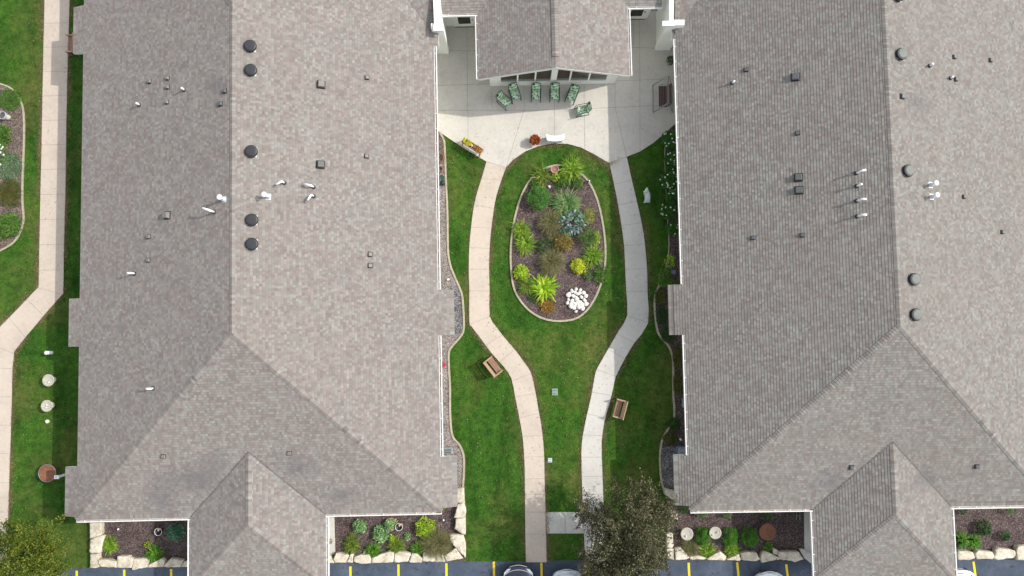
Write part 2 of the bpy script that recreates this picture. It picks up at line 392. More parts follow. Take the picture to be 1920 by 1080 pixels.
SIDEWALK = [(84, -40), (84, 0), (82, 90), (80, 190), (78, 290), (76, 380), (74, 480), (73, 538), (50, 562), (25, 588), (0, 613), (-18, 636), (-24, 680), (-32, 990), (-34, 1060),
            (12, 1060), (16, 965), (17, 930), (20, 830), (22, 760), (24, 690), (27, 660), (50, 630), (95, 577), (119, 550), (120, 480), (123, 370), (125, 220), (128, 90), (131, 0), (131, -40)]
LP_L = [(912, 303), (905, 328), (895, 360), (888, 390), (883, 430), (880, 464), (879, 505), (880, 545), (880, 603), (884, 612), (898, 630), (920, 660), (945, 688), (959, 710), (966, 745), (974, 785), (980, 820), (983, 860), (984, 900), (985, 1000), (986, 1054)]
LP_R = [(949, 314), (940, 338), (930, 370), (925, 400), (920, 440), (918, 470), (917, 505), (918, 545), (918, 592), (930, 612), (945, 632), (965, 655), (985, 682), (996, 700), (1003, 730), (1010, 770), (1016, 805), (1020, 850), (1021, 897), (1023, 960), (1025, 1054)]
RP_L = [(1142, 305), (1150, 340), (1158, 380), (1165, 422), (1170, 461), (1172, 500), (1174, 545), (1176, 592), (1160, 620), (1140, 655), (1120, 690), (1115, 706), (1108, 745), (1100, 780), (1093, 815), (1090, 850), (1092, 930), (1095, 1000), (1097, 1052)]
RP_R = [(1175, 294), (1184, 335), (1194, 378), (1203, 418), (1209, 457), (1213, 504), (1214, 550), (1215, 606), (1190, 642), (1175, 666), (1155, 705), (1150, 725), (1143, 755), (1135, 783), (1129, 817), (1128, 850), (1131, 930), (1133, 1000), (1134, 1052)]
CROSS = [(1023, 960), (1094, 960), (1095, 1000), (1025, 1000)]
PATIO = [(760, 20), (770, 60), (812, 100), (815, 200), (818, 243), (832, 253), (850, 265), (872, 279), (892, 291), (912, 303), (949, 314), (962, 300), (985, 284), (1010, 274), (1040, 269), (1065, 270), (1090, 277), (1115, 290), (1135, 302), (1142, 305),
         (1175, 294), (1200, 284), (1225, 268), (1250, 247), (1268, 230), (1285, 222), (1285, 100), (1275, 20)]
ASPH = [(-200, 1068), (128, 1066), (180, 1064), (182, 1048), (600, 1044), (862, 1044), (866, 1053), (985, 1052), (1100, 1050), (1246, 1052), (1250, 1040), (1530, 1040), (1780, 1040), (2200, 1034), (2200, 1400), (-200, 1400)]
OVAL = [(1045, 310), (1022, 316), (1004, 327), (986, 350), (973, 380), (963, 420), (958, 460), (958, 500), (963, 538), (976, 564), (996, 585), (1021, 598), (1050, 602), (1080, 597), (1100, 582), (1116, 558), (1128, 528), (1134, 498), (1135, 468), (1133, 440), (1128, 408), (1120, 376), (1109, 350), (1094, 330), (1070, 314)]
EDGE_L = [(825, 248), (832, 262), (834, 275), (836, 332), (839, 395), (840, 465), (844, 495), (852, 517), (862, 540), (867, 556), (869, 580), (870, 612), (866, 628), (850, 647), (842, 660), (842, 690), (844, 727), (844, 765), (845, 790), (847, 810), (851, 822), (860, 832), (867, 845), (870, 860), (870, 885), (868, 916)]
EDGE_R = [(1237, 533), (1230, 548), (1227, 565), (1228, 590), (1232, 618), (1240, 634), (1254, 650), (1261, 672), (1262, 700), (1262, 740), (1264, 765), (1262, 790), (1250, 808), (1240, 830), (1237, 860), (1239, 895), (1246, 925)]
EDGE_U = [(1250, 246), (1247, 275), (1246, 300), (1248, 340), (1250, 380), (1252, 420), (1254, 460), (1250, 495), (1240, 528)]
LBED = [(-60, 158), (0, 157), (20, 165), (36, 182), (44, 205), (46, 240), (45, 290), (43, 340), (43, 380), (45, 410), (40, 432), (26, 455), (0, 471), (-60, 480)]
BED1 = [(168, 974), (352, 970), (352, 1056), (180, 1060)]
BED2 = [(622, 962), (836, 956), (866, 925), (872, 1052), (626, 1056)]
BED3 = [(1250, 920), (1300, 940), (1512, 940), (1512, 1052), (1252, 1050)]
BED4 = [(1788, 950), (2000, 950), (2000, 1046), (1792, 1046)]
RSTRIP = EDGE_R + [(1285, 925), (1285, 533)]
USTRIP = EDGE_U + [(1285, 528), (1285, 225), (1266, 232)]
LSTRIP = EDGE_L + [(820, 916), (808, 248)]

def smooth(pts, closed=False, n=4):
    out = []; N = len(pts)
    for i in range(N if closed else N - 1):
        g = lambda k: Vector(pts[k % N] if closed else pts[min(max(k, 0), N - 1)])
        a, b, c, d = g(i - 1), g(i), g(i + 1), g(i + 2)
        for j in range(n):
            t = j / n; q = 0.5 * (2 * b + (c - a) * t + (2 * a - 5 * b + 4 * c - d) * t * t + (3 * b - a - 3 * c + d) * t ** 3); out.append((q.x, q.y))
    if not closed: out.append(pts[-1])
    return out
OVAL = smooth(OVAL, True); EDGE_L = smooth(EDGE_L); EDGE_R = smooth(EDGE_R); EDGE_U = smooth(EDGE_U); LBED = LBED[:1] + smooth(LBED[1:-1]) + LBED[-1:]
LP_L = smooth(LP_L, n=2); LP_R = smooth(LP_R, n=2); RP_L = smooth(RP_L, n=2); RP_R = smooth(RP_R, n=2)
RSTRIP = EDGE_R + [(1285, 925), (1285, 533)]; USTRIP = EDGE_U + [(1285, 528), (1285, 225), (1266, 232)]; LSTRIP = EDGE_L + [(820, 916), (808, 248)]
def zpoly(pts, name, mat, z, zb=-0.05):
    m = MB(); m.prism(PP(pts), zb, z); return kind(m.build(name, mat))
zpoly(SIDEWALK, 'sidewalk', M['pathA'], 0.03)
zpoly(PATIO, 'patio', M['concrete'], 0.03)
zpoly(LP_L + LP_R[::-1], 'path', M['pathA'], 0.03)
zpoly(RP_L + RP_R[::-1], 'path', M['pathB'], 0.03)
zpoly(CROSS, 'path', M['pathB'], 0.026)
zpoly(ASPH, 'parking_lot', M['asphalt'], 0.008)

# joints between the slabs
sm = MB()
def seams(lst, wd=0.018, z=0.034):
    for a, b in lst: sm.strip(PP([a, b]), wd, 0.02, z)
seams([((912, 303), (949, 314)), ((903, 335), (941, 338)), ((889, 384), (926, 391)), ((884, 426), (921, 428)), ((880, 464), (918, 466)), ((879, 505), (917, 505)), ((880, 545), (918, 546)), ((882, 608), (918, 593)),
       ((911, 647), (942, 628)), ((937, 679), (965, 655)), ((960, 714), (996, 700)), ((966, 744), (1003, 738)), ((974, 783), (1011, 775)), ((980, 818), (1017, 816)), ((982, 857), (1020, 856)), ((984, 898), (1021, 897)), ((984, 927), (1022, 927)), ((985, 960), (1023, 960)), ((985, 1001), (1024, 1001))])
seams([((1142, 305), (1175, 294)), ((1152, 346), (1186, 337)), ((1159, 384), (1194, 378)), ((1165, 423), (1203, 418)), ((1170, 461), (1209, 457)), ((1172, 505), (1213, 504)), ((1174, 547), (1214, 546)), ((1176, 592), (1215, 605)), ((1157, 626), (1189, 643)), ((1141, 655), (1172, 673)), ((1119, 692), (1155, 706)),
       ((1110, 735), (1147, 742)), ((1101, 776), (1136, 783)), ((1093, 815), (1130, 817)), ((1090, 857), (1128, 857)), ((1091, 893), (1130, 893)), ((1092, 927), (1131, 927)), ((1023, 960), (1023, 1000)), ((1059, 960), (1060, 1000)), ((1094, 960), (1095, 1000))])
seams([((84 - 0.02 * y, y), (130 - 0.025 * y, y - 1)) for y in (44, 89, 135, 180, 226, 272, 318, 365, 412, 459, 507)])
seams([((72, 540), (119, 552)), ((52, 562), (82, 592)), ((18, 597), (48, 632)), ((-18, 645), (27, 663)), ((-24, 690), (24, 691)), ((-26, 744), (22, 744)), ((-27, 797), (21, 797)), ((-28, 850), (19, 850)), ((-30, 905), (18, 905)), ((-31, 960), (16, 960))])
PJ = [((875, 0), (878, 290)), ((815, 95), (925, 96)), ((816, 161), (925, 157)), ((817, 207), (985, 207)), ((985, 207), (1075, 205)), ((1075, 205), (1262, 197)), ((922, 158), (923, 207)), ((982, 158), (983, 205)), ((983, 205), (949, 314)), ((1039, 150), (1040, 269)),
      ((1095, 150), (1096, 281)), ((1153, 30), (1153, 201)), ((1153, 201), (1175, 294)), ((1199, 0), (1200, 285)), ((1153, 152), (1268, 148)), ((1153, 88), (1262, 92)), ((1187, 30), (1187, 86))]
seams(PJ, 0.02)
kind(sm.build('slab_joints', M['seam']))

# parking lines
mb = MB()
for a, b in [((144, 1070), (145, 1150)), ((233, 1068), (234, 1150)), ((321, 1067), (322, 1150)), ((657, 1062), (658, 1150)), ((747, 1058), (748, 1150)), ((837, 1056), (838, 1150)), ((926, 1053), (927, 1150)), ((1015, 1055), (1017, 1150)),
             ((1105, 1050), (1110, 1150)), ((1291, 1055), (1296, 1150)), ((1382, 1054), (1392, 1150)), ((1474, 1058), (1485, 1150)), ((1825, 1053), (1839, 1150))]:
    mb.strip(PP([a, b]), 0.125, 0.006, 0.0125)
kind(mb.build('parking_lines', M['yellow']))

# planting beds
def bed(pts, name, mat, z=0.025): return kind(zpoly(pts, name, mat, z), 'stuff')
bed(OVAL, 'mulch', M['mulch'], 0.04)
for b_, m_ in ((BED1, 'mulch'), (BED2, 'mulch'), (BED3, 'mulch'), (BED4, 'mulch'), (LBED, 'soil'), (RSTRIP, 'mulch'), (USTRIP, 'mulch')): bed(b_, 'mulch', M[m_])
bed(LSTRIP, 'gravel', M['gravel'])
bed([(858, 535), (864, 552), (867, 575), (868, 612), (862, 626), (845, 628), (845, 535)], 'gravel', M['bluegravel'], 0.029)
bed([(1240, 838), (1285, 838), (1285, 928), (1248, 922), (1240, 890)], 'gravel', M['bluegravel'], 0.029)
bed([(819, 249), (829, 260), (831, 285), (832, 300), (818, 300)], 'mulch', M['soil'], 0.029)
mb = MB(); ov = PP(OVAL); mb.strip(ov + [ov[0]], 0.11, 0.0, 0.075); mb.strip(PP(EDGE_L), 0.11, 0, 0.07); mb.strip(PP(EDGE_R), 0.11, 0, 0.07); mb.strip(PP(EDGE_U), 0.05, 0, 0.05); mb.strip(PP(LBED), 0.09, 0, 0.07)
kind(mb.build('kerb', M['kerb']))
# concrete aprons beside the wings
zpoly([(606, 962), (627, 962), (629, 1036), (616, 1046), (606, 1046)], 'path', M['pathB'], 0.03)
zpoly([(1507, 950), (1530, 950), (1530, 1060), (1524, 1058), (1508, 1034)], 'path', M['pathB'], 0.03)

# ------------------------------------------------------------------ grass blades (stuff)
def inside(px, py, poly):
    x, y = px, py; c = np.zeros(len(x), bool); n = len(poly); j = n - 1
    for i in range(n):
        xi, yi = poly[i]; xj, yj = poly[j]
        t = ((yi > y) != (yj > y)) & (x < (xj - xi) * (y - yi) / ((yj - yi) if yj != yi else 1e-9) + xi)
        c ^= t; j = i
    return c
def wp(pts): return [(v.x, v.y) for v in PP(pts)]
def tri_mesh(name, V, Fc, mat, parent=None):
    me = bpy.data.meshes.new(name); me.vertices.add(len(V)); me.vertices.foreach_set('co', V.astype(np.float32).ravel())
    nf, k = Fc.shape; me.loops.add(nf * k); me.loops.foreach_set('vertex_index', Fc.astype(np.int32).ravel())
    me.polygons.add(nf); me.polygons.foreach_set('loop_start', np.arange(0, nf * k, k, dtype=np.int32))
    me.update(calc_edges=True); me.materials.append(mat)
    o = bpy.data.objects.new(name, me); COL.objects.link(o)
    if parent is not None: o.parent = parent
    return o
M['grass'] = blade_mat()
M['drygrass'] = leaf_mat('dry_grass_blades', (0.12, 0.105, 0.04), (0.26, 0.21, 0.11), 0.3, (0.36, 0.29, 0.17))
def grass():
    N = 330000
    x = nrng.uniform(-31, 32, N); y = nrng.uniform(-13.8, 22, N)
    zone = inside(x, y, wp([(800, 225), (1300, 225), (1300, 1056), (860, 1056), (840, 900), (800, 600)])) | inside(x, y, wp([(-60, -160), (170, -160), (168, 1068), (-60, 1068)]))
    for pl in (SIDEWALK, PATIO, LP_L + LP_R[::-1], RP_L + RP_R[::-1], CROSS, ASPH, OVAL, LBED, RSTRIP, LSTRIP, BED2, BED3, BED1): zone &= ~inside(x, y, wp(pl))
    x, y = x[zone], y[zone]
    # extra tufts straggling over the slab edges
    ex, ey = [], []
    for line in (LP_L, LP_R, RP_L, RP_R, SIDEWALK, OVAL, EDGE_L, PATIO[4:20]):
        q = PP(line)
        for a, b in zip(q[:-1], q[1:]):
            L = (b - a).length
            for i in range(int(L * 40)):
                if rng.random() < 0.55: p = a.lerp(b, rng.random()); ex.append(p.x + rng.gauss(0, 0.035)); ey.append(p.y + rng.gauss(0, 0.035))
    ex, ey = np.array(ex), np.array(ey)
    ok = (ex > -30) & (ex < 30)
    x = np.concatenate([x, ex[ok]]); y = np.concatenate([y, ey[ok]])
    kind(blades('grass', x, y, M['grass']), 'stuff')
    # straw-coloured fringe where the turf wears thin beside the walks
    dx, dy = [], []; q2 = random.Random(3)
    for line, side, dens in ((LP_L, -1, .5), (LP_R, 1, .8), (RP_L, -1, .7), (RP_R, 1, .6), (SIDEWALK[:14], -1, 1.4), (SIDEWALK[15:], -1, .9), (PATIO[8:12], -1, .5), (PATIO[10:21], -1, .9)):
        q = PP(line)
        for a, b in zip(q[:-1], q[1:]):
            L = (b - a).length; t = (b - a).normalized(); nn = Vector((-t.y, t.x, 0)) * side
            for i in range(int(L * 330 * dens)):
                f = q2.random(); p = a.lerp(b, f); g = .5 + .5 * math.sin(p.x * 2.3 + p.y * 1.7) * math.cos(p.y * .9)
                if q2.random() < g ** 1.3: p = p + nn * abs(q2.gauss(0, .12)); dx.append(p.x); dy.append(p.y)
    dx, dy = np.array(dx), np.array(dy); ok = (dx > -30) & (dx < 30)
    kind(blades('dry_grass', dx[ok], dy[ok], M['drygrass'], .02), 'stuff')
def blades(name, x, y, mat, z0=0.004):
    n = len(x)
    B = 3; V = np.zeros((n * B * 3, 3)); a = nrng.uniform(0, 2 * np.pi, (n, B)); h = nrng.uniform(0.008, 0.03, (n, B)); wd = nrng.uniform(0.006, 0.016, (n, B)); lean = nrng.uniform(0.015, 0.055, (n, B))
    jx = x[:, None] + nrng.normal(0, 0.025, (n, B)); jy = y[:, None] + nrng.normal(0, 0.025, (n, B))
    ca, sa = np.cos(a), np.sin(a)
    T = np.stack([np.stack([jx - sa * wd, jy + ca * wd, np.full_like(jx, z0)], -1), np.stack([jx + sa * wd, jy - ca * wd, np.full_like(jx, z0)], -1), np.stack([jx + ca * lean, jy + sa * lean, h + z0 + .004], -1)], 2)
    V = T.reshape(-1, 3); Fc = np.arange(len(V)).reshape(-1, 3)
    return tri_mesh(name, V, Fc, mat)
grass()

# ------------------------------------------------------------------ buildings
K = 0.37; ZE = 3.0
class Frame:
    def __init__(s, yaw): s.c, s.s = math.cos(yaw), math.sin(yaw); s.yaw = yaw
    def W(s, u, v, z=0.0): return Vector((u * s.c - v * s.s, u * s.s + v * s.c, z))
    def L(s, p): return (p[0] * s.c + p[1] * s.s, -p[0] * s.s + p[1] * s.c)

def course_face(mb, fr, poly, zfun, up, thick=0.014, lift=0.0):
    """lap courses of shingles over one roof plane. poly in (u,v); up = plan direction up the slope"""
    pts = [fr.W(u, v, zfun(u, v) + lift) for u, v in poly]
    o = pts[0]; u0, v0 = poly[0]
    k = (zfun(u0 + up[0] * 0.01, v0 + up[1] * 0.01) - zfun(u0, v0)) / 0.01
    S = (fr.W(up[0], up[1]) + Vector((0, 0, k))).normalized()
    A = fr.W(-up[1], up[0]).normalized(); N = A.cross(S); N = N if N.z > 0 else -N
    bm = bmesh.new(); bm.faces.new([bm.verts.new(p) for p in pts])
    ref = fr.W(0, 0, 0)
    s = [(p - o).dot(S) for p in pts]; base = min(s) - 0.0
    ob = o + S * base
    for i in range(1, int((max(s) - base) / EXPO) + 1):
        bmesh.ops.bisect_plane(bm, geom=bm.verts[:] + bm.edges[:] + bm.faces[:], dist=1e-5, plane_co=ob + S * (i * EXPO), plane_no=S)
    for f in bm.faces:
        cs = [(v.co - ob).dot(S) for v in f.verts]; row = math.floor(sum(cs) / len(cs) / EXPO + 1e-6)
        r0 = min(row, math.floor(min(cs) / EXPO + 1e-3))
        P3 = []; uv = []
        for v, c in zip(f.verts, cs):
            q = (c - row * EXPO) / EXPO
            P3.append(v.co + N * (thick * (1 - q) + 0.002)); uv.append(((v.co).dot(A), min(max(c, row * EXPO + 0.002), row * EXPO + EXPO - 0.002) + 40 * EXPO))
        if (P3[1] - P3[0]).cross(P3[2] - P3[1]).z < 0 and len(P3) < 5: P3.reverse(); uv.reverse()
        mb.poly(P3, 0, uv)
        n = len(P3); cs2 = [(p - ob).dot(S) for p in P3]
        for i in range(n):
            j = (i + 1) % n
            if abs(cs2[i] - row * EXPO) < 0.004 and abs(cs2[j] - row * EXPO) < 0.004 and (P3[i] - P3[j]).length > 0.01:
                d = N * (thick + 0.004) + S * 0.012
                q4 = [P3[i], P3[j], P3[j] - d, P3[i] - d]
                mb.poly(q4, 0, [uv[i], uv[j], uv[j], uv[i]])
    bm.free()

def cap_line(mb, a, b, nl, nr, half=0.15, thick=0.016, seed=0):
    """overlapping cap shingles along a ridge or hip from a (low) to b; nl, nr = down-slope unit vectors on both sides"""
    d = (b - a); L = d.length; d.normalize(); n = int(L / EXPO); up = Vector((0, 0, 1))
    for i in range(n):
        p0 = a + d * (i * EXPO); p1 = a + d * ((i + 1) * EXPO + 0.01)
        h0 = up * (0.022 + thick); h1 = up * 0.02; ru = seed * 31.0 + i * 0.77
        v = (60 + seed * 97 + i + 0.5) * EXPO
        for nn in (nl, nr):
            q = [p0 + h0, p0 + nn * half + h0 * 0.9, p1 + nn * half + h1 * 0.9, p1 + h1]
            if (q[1] - q[0]).cross(q[2] - q[1]).z < 0: q.reverse()
            mb.poly(q, 0, [(ru, v)] * 4)
            mb.poly([p0 + h0, p0 + nn * half + h0 * 0.9, p0 + nn * half, p0], 0, [(ru, v)] * 4)
            mb.poly([p0 + nn * half + h0 * 0.9, p1 + nn * half + h1 * 0.9, p1 + nn * half, p0 + nn * half], 0, [(ru, v)] * 4)

def gutter(fr, name, a, b, out, parent, off, z=ZE - 0.02, wd=0.15):
    """open trough from a to b (u,v) with hangers; out = plan direction away from the roof"""
    m = MB(); A = fr.W(*a, z); B = fr.W(*b, z); O = fr.W(*out).normalized(); d = (B - A); L = d.length; d.normalize()
    Z = Vector((0, 0, 1))
    def slab(o0, o1, z0, z1, mi):
        c = [A + O * o0 + Z * z0, A + O * o1 + Z * z0, A + O * o1 + Z * z1, A + O * o0 + Z * z1]; e = [q + d * L for q in c]
        m.grid(c + e, [(0, 1, 2, 3), (7, 6, 5, 4), (0, 4, 5, 1), (1, 5, 6, 2), (2, 6, 7, 3), (3, 7, 4, 0)], mi)
    slab(-0.012, 0.03, -0.12, 0.0, 0); slab(0.032, wd - 0.052, -0.12, -0.09, 1); slab(wd - 0.05, wd, -0.12, 0.015, 0)
    n = max(1, int(L / 0.8))
    for i in range(n):
        p = A + d * ((i + 0.5) * L / n)
        m.bar(p + O * -0.02 + Z * 0.019, p + O * (wd + 0.003) + Z * 0.019, 0.035, 0.012, 0)
    for e in (A, B):
        m.bar(e + O * 0.0 + Z * -0.05 , e + O * wd + Z * -0.05, 0.014, 0.118, 0)
    return m.build(name, [M['gutter'], M['gutter_bed']], parent, off)

def big_building(fr, uL, uR, vS, wl, wr, vE, bumpsL, bumpsR, vT, label, mirror_gutters, shin):
    ur = (uL + uR) / 2; hw = (uR - uL) / 2; vr = vS + hw; wc = (wl + wr) / 2; wh = (wr - wl) / 2
    org = fr.W(ur, vr, 0)
    root = thing('building', label, 'building', org)
    zW = lambda u, v: ZE + K * (u - uL); zE = lambda u, v: ZE + K * (uR - u); zS = lambda u, v: ZE + K * (v - vS)
    m = MB(); ext = 0.71
    pw = [(ur, vr), (ur, vT), (uL, vT)]
    for b0, b1, e in sorted(bumpsL, reverse=True): pw += [(uL, b1), (uL - e, b1), (uL - e, b0), (uL, b0)]
    pw += [(uL, vS)]
    course_face(m, fr, pw, zW, (1, 0))
    pe = [(ur, vT), (ur, vr), (uR, vS)]
    for b0, b1, e in sorted(bumpsR): pe += [(uR, b0), (uR + e, b0), (uR + e, b1), (uR, b1)]
    pe += [(uR, vT)]
    course_face(m, fr, pe, zE, (-1, 0))
    course_face(m, fr, [(ur, vr), (uL, vS), (wl, vS), (wc, vS + wh), (wr, vS), (uR, vS)], zS, (0, 1))
    course_face(m, fr, [(wc, vS + wh), (wl, vS), (wl, vE), (wc, vE + wh)], lambda u, v: ZE + K * (u - wl), (1, 0))
    course_face(m, fr, [(wc, vS + wh), (wc, vE + wh), (wr, vE), (wr, vS)], lambda u, v: ZE + K * (wr - u), (-1, 0))
    course_face(m, fr, [(wc, vE + wh), (wl, vE), (wr, vE)], lambda u, v: ZE + K * (v - vE), (0, 1))
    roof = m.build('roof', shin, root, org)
    c = MB(); zr = ZE + K * hw; zw = ZE + K * wh
    dn = lambda u, v: (fr.W(u, v) + Vector((0, 0, -K))).normalized()
    def hip(a, b, n1, n2, sd):
        cap_line(c, a, b, n1, n2, 0.16, seed=sd)
    def hipsides(d):   # directions lying in the two roof planes, square to the hip in plan; d = +1 where the hip climbs to the east
        r = 0.7071
        return [(fr.W(q * d * r, -q * r) + Vector((0, 0, -K * r))).normalized() for q in (-1, 1)]
    cap_line(c, fr.W(ur, vr, zr), fr.W(ur, vT, zr), dn(-1, 0), dn(1, 0), seed=1)
    for (cu, sd, side) in ((uL, 2, dn(-1, 0)), (uR, 3, dn(1, 0))):
        a = fr.W(cu, vS, ZE); b = fr.W(ur, vr, zr); e = (b - a).normalized()
        hip(a, b, *hipsides(1 if cu == uL else -1), sd)
    cap_line(c, fr.W(wc, vE + wh, zw), fr.W(wc, vS + wh - 0.1, zw), dn(-1, 0), dn(1, 0), 0.17, seed=4)
    for (cu, sd) in ((wl, 5), (wr, 6)):
        a = fr.W(cu, vE, ZE); b = fr.W(wc, vE + wh, zw); e = (b - a).normalized()
        hip(a, b, *hipsides(1 if cu == wl else -1), sd)
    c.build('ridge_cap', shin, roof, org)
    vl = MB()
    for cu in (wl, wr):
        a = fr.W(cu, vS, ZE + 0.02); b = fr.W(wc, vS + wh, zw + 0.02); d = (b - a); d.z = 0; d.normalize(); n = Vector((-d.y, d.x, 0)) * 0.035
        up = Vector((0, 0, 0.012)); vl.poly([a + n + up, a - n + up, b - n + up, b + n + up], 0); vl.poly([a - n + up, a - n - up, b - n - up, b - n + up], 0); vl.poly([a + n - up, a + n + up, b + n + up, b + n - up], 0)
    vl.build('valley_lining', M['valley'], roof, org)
    # fascia and soffit
    f = MB(); outline = pw[2:] + [(wl, vS), (wl, vE), (wr, vE), (wr, vS)] + pe[2:]
    zz = lambda u, v: ZE - K * max(0, uL - u, u - uR)
    for i in range(len(outline) - 1):
        (u0, v0), (u1, v1) = outline[i], outline[i + 1]
        a, b = fr.W(u0, v0, 0), fr.W(u1, v1, 0); za, zb_ = zz(u0, v0) - 0.008, zz(u1, v1) - 0.008
        f.poly([a + Vector((0, 0, 2.62)), b + Vector((0, 0, 2.62)), b + Vector((0, 0, zb_)), a + Vector((0, 0, za))], 0)
    f.poly([fr.W(u, v, 2.62) for u, v in outline], 0)
    f.build('fascia', M['white'], root, org)
    w_ = MB(); i = 0.82; iw = 1.45
    for (a, b, c_, d_) in ((uL + i, vS + i, uR - i, vT), (wl + iw, vE + iw, wr - iw, vS + i - 0.004)):
        w_.prism([fr.W(a, b), fr.W(c_, b), fr.W(c_, d_), fr.W(a, d_)], 0, 2.617, 0)
    w_.build('wall', M['siding'], root, org)
    # gutters
    gutter(fr, 'gutter', (uL, vS), (wl + 0.002, vS), (0, -1), root, org)
    gutter(fr, 'gutter', (wr - 0.002, vS), (uR, vS), (0, -1), root, org)
    gutter(fr, 'gutter', (wl, vS - 0.16), (wl, vE), (-1, 0), root, org)
    gutter(fr, 'gutter', (wr, vS - 0.16), (wr, vE), (1, 0), root, org)
    bs, uu, dr = (bumpsR, uR, (1, 0)) if mirror_gutters else (bumpsL, uL, (-1, 0))
    bs = sorted(bs)
    for (p0, p1, _), (q0, q1, _) in zip(bs[:-1], bs[1:]): gutter(fr, 'gutter', (uu, p1 + 0.02), (uu, q0 - 0.02), dr, root, org)
    def zroof(p):
        u, v = fr.L(p); z = ZE + K * min(u - uL, uR - u, v - vS)
        return z
    def on(px, py):
        z = 5.0
        for _ in range(12): z = zroof(P(px, py, z))
        return P(px, py, z)
    def slope_n(p):
        u, v = fr.L(p); d = (u - uL, uR - u, v - vS); i = d.index(min(d))
        g = ((-K, 0), (K, 0), (0, -K))[i]
        return (fr.W(*g) + Vector((0, 0, 1))).normalized()
    return root, on, slope_n, org

frL = Frame(0.0225); frR = Frame(0.016); frM = Frame(0.022)
rootL, onL, snL, orgL = big_building(frL, -23.36, -3.97, -9.59, -17.31, -10.12, -13.3,
    [(-9.45, -6.84, 0.79), (-0.41, 2.2, 0.72), (15.86, 18.5, 0.72)], [(-9.42, -6.73, 0.84), (-0.24, 2.22, 0.84), (15.75, 18.4, 0.25)], 24,
    'large hip-roofed building between the far left sidewalk and the oval garden', True, M['shingle'])
rootR, onR, snR, orgR = big_building(frR, 9.34, 28.6, -9.78, 15.86, 23.2, -13.5,
    [(-9.55, -6.88, 0.76), (-0.45, 2.28, 0.78), (15.9, 18.6, 0.2)], [(-9.6, -6.8, 0.7), (-0.4, 2.3, 0.7), (12.0, 23.9, 1.2)], 24,
    'large hip-roofed building right of the oval garden and the white flower border', False, M['shingle_g'])

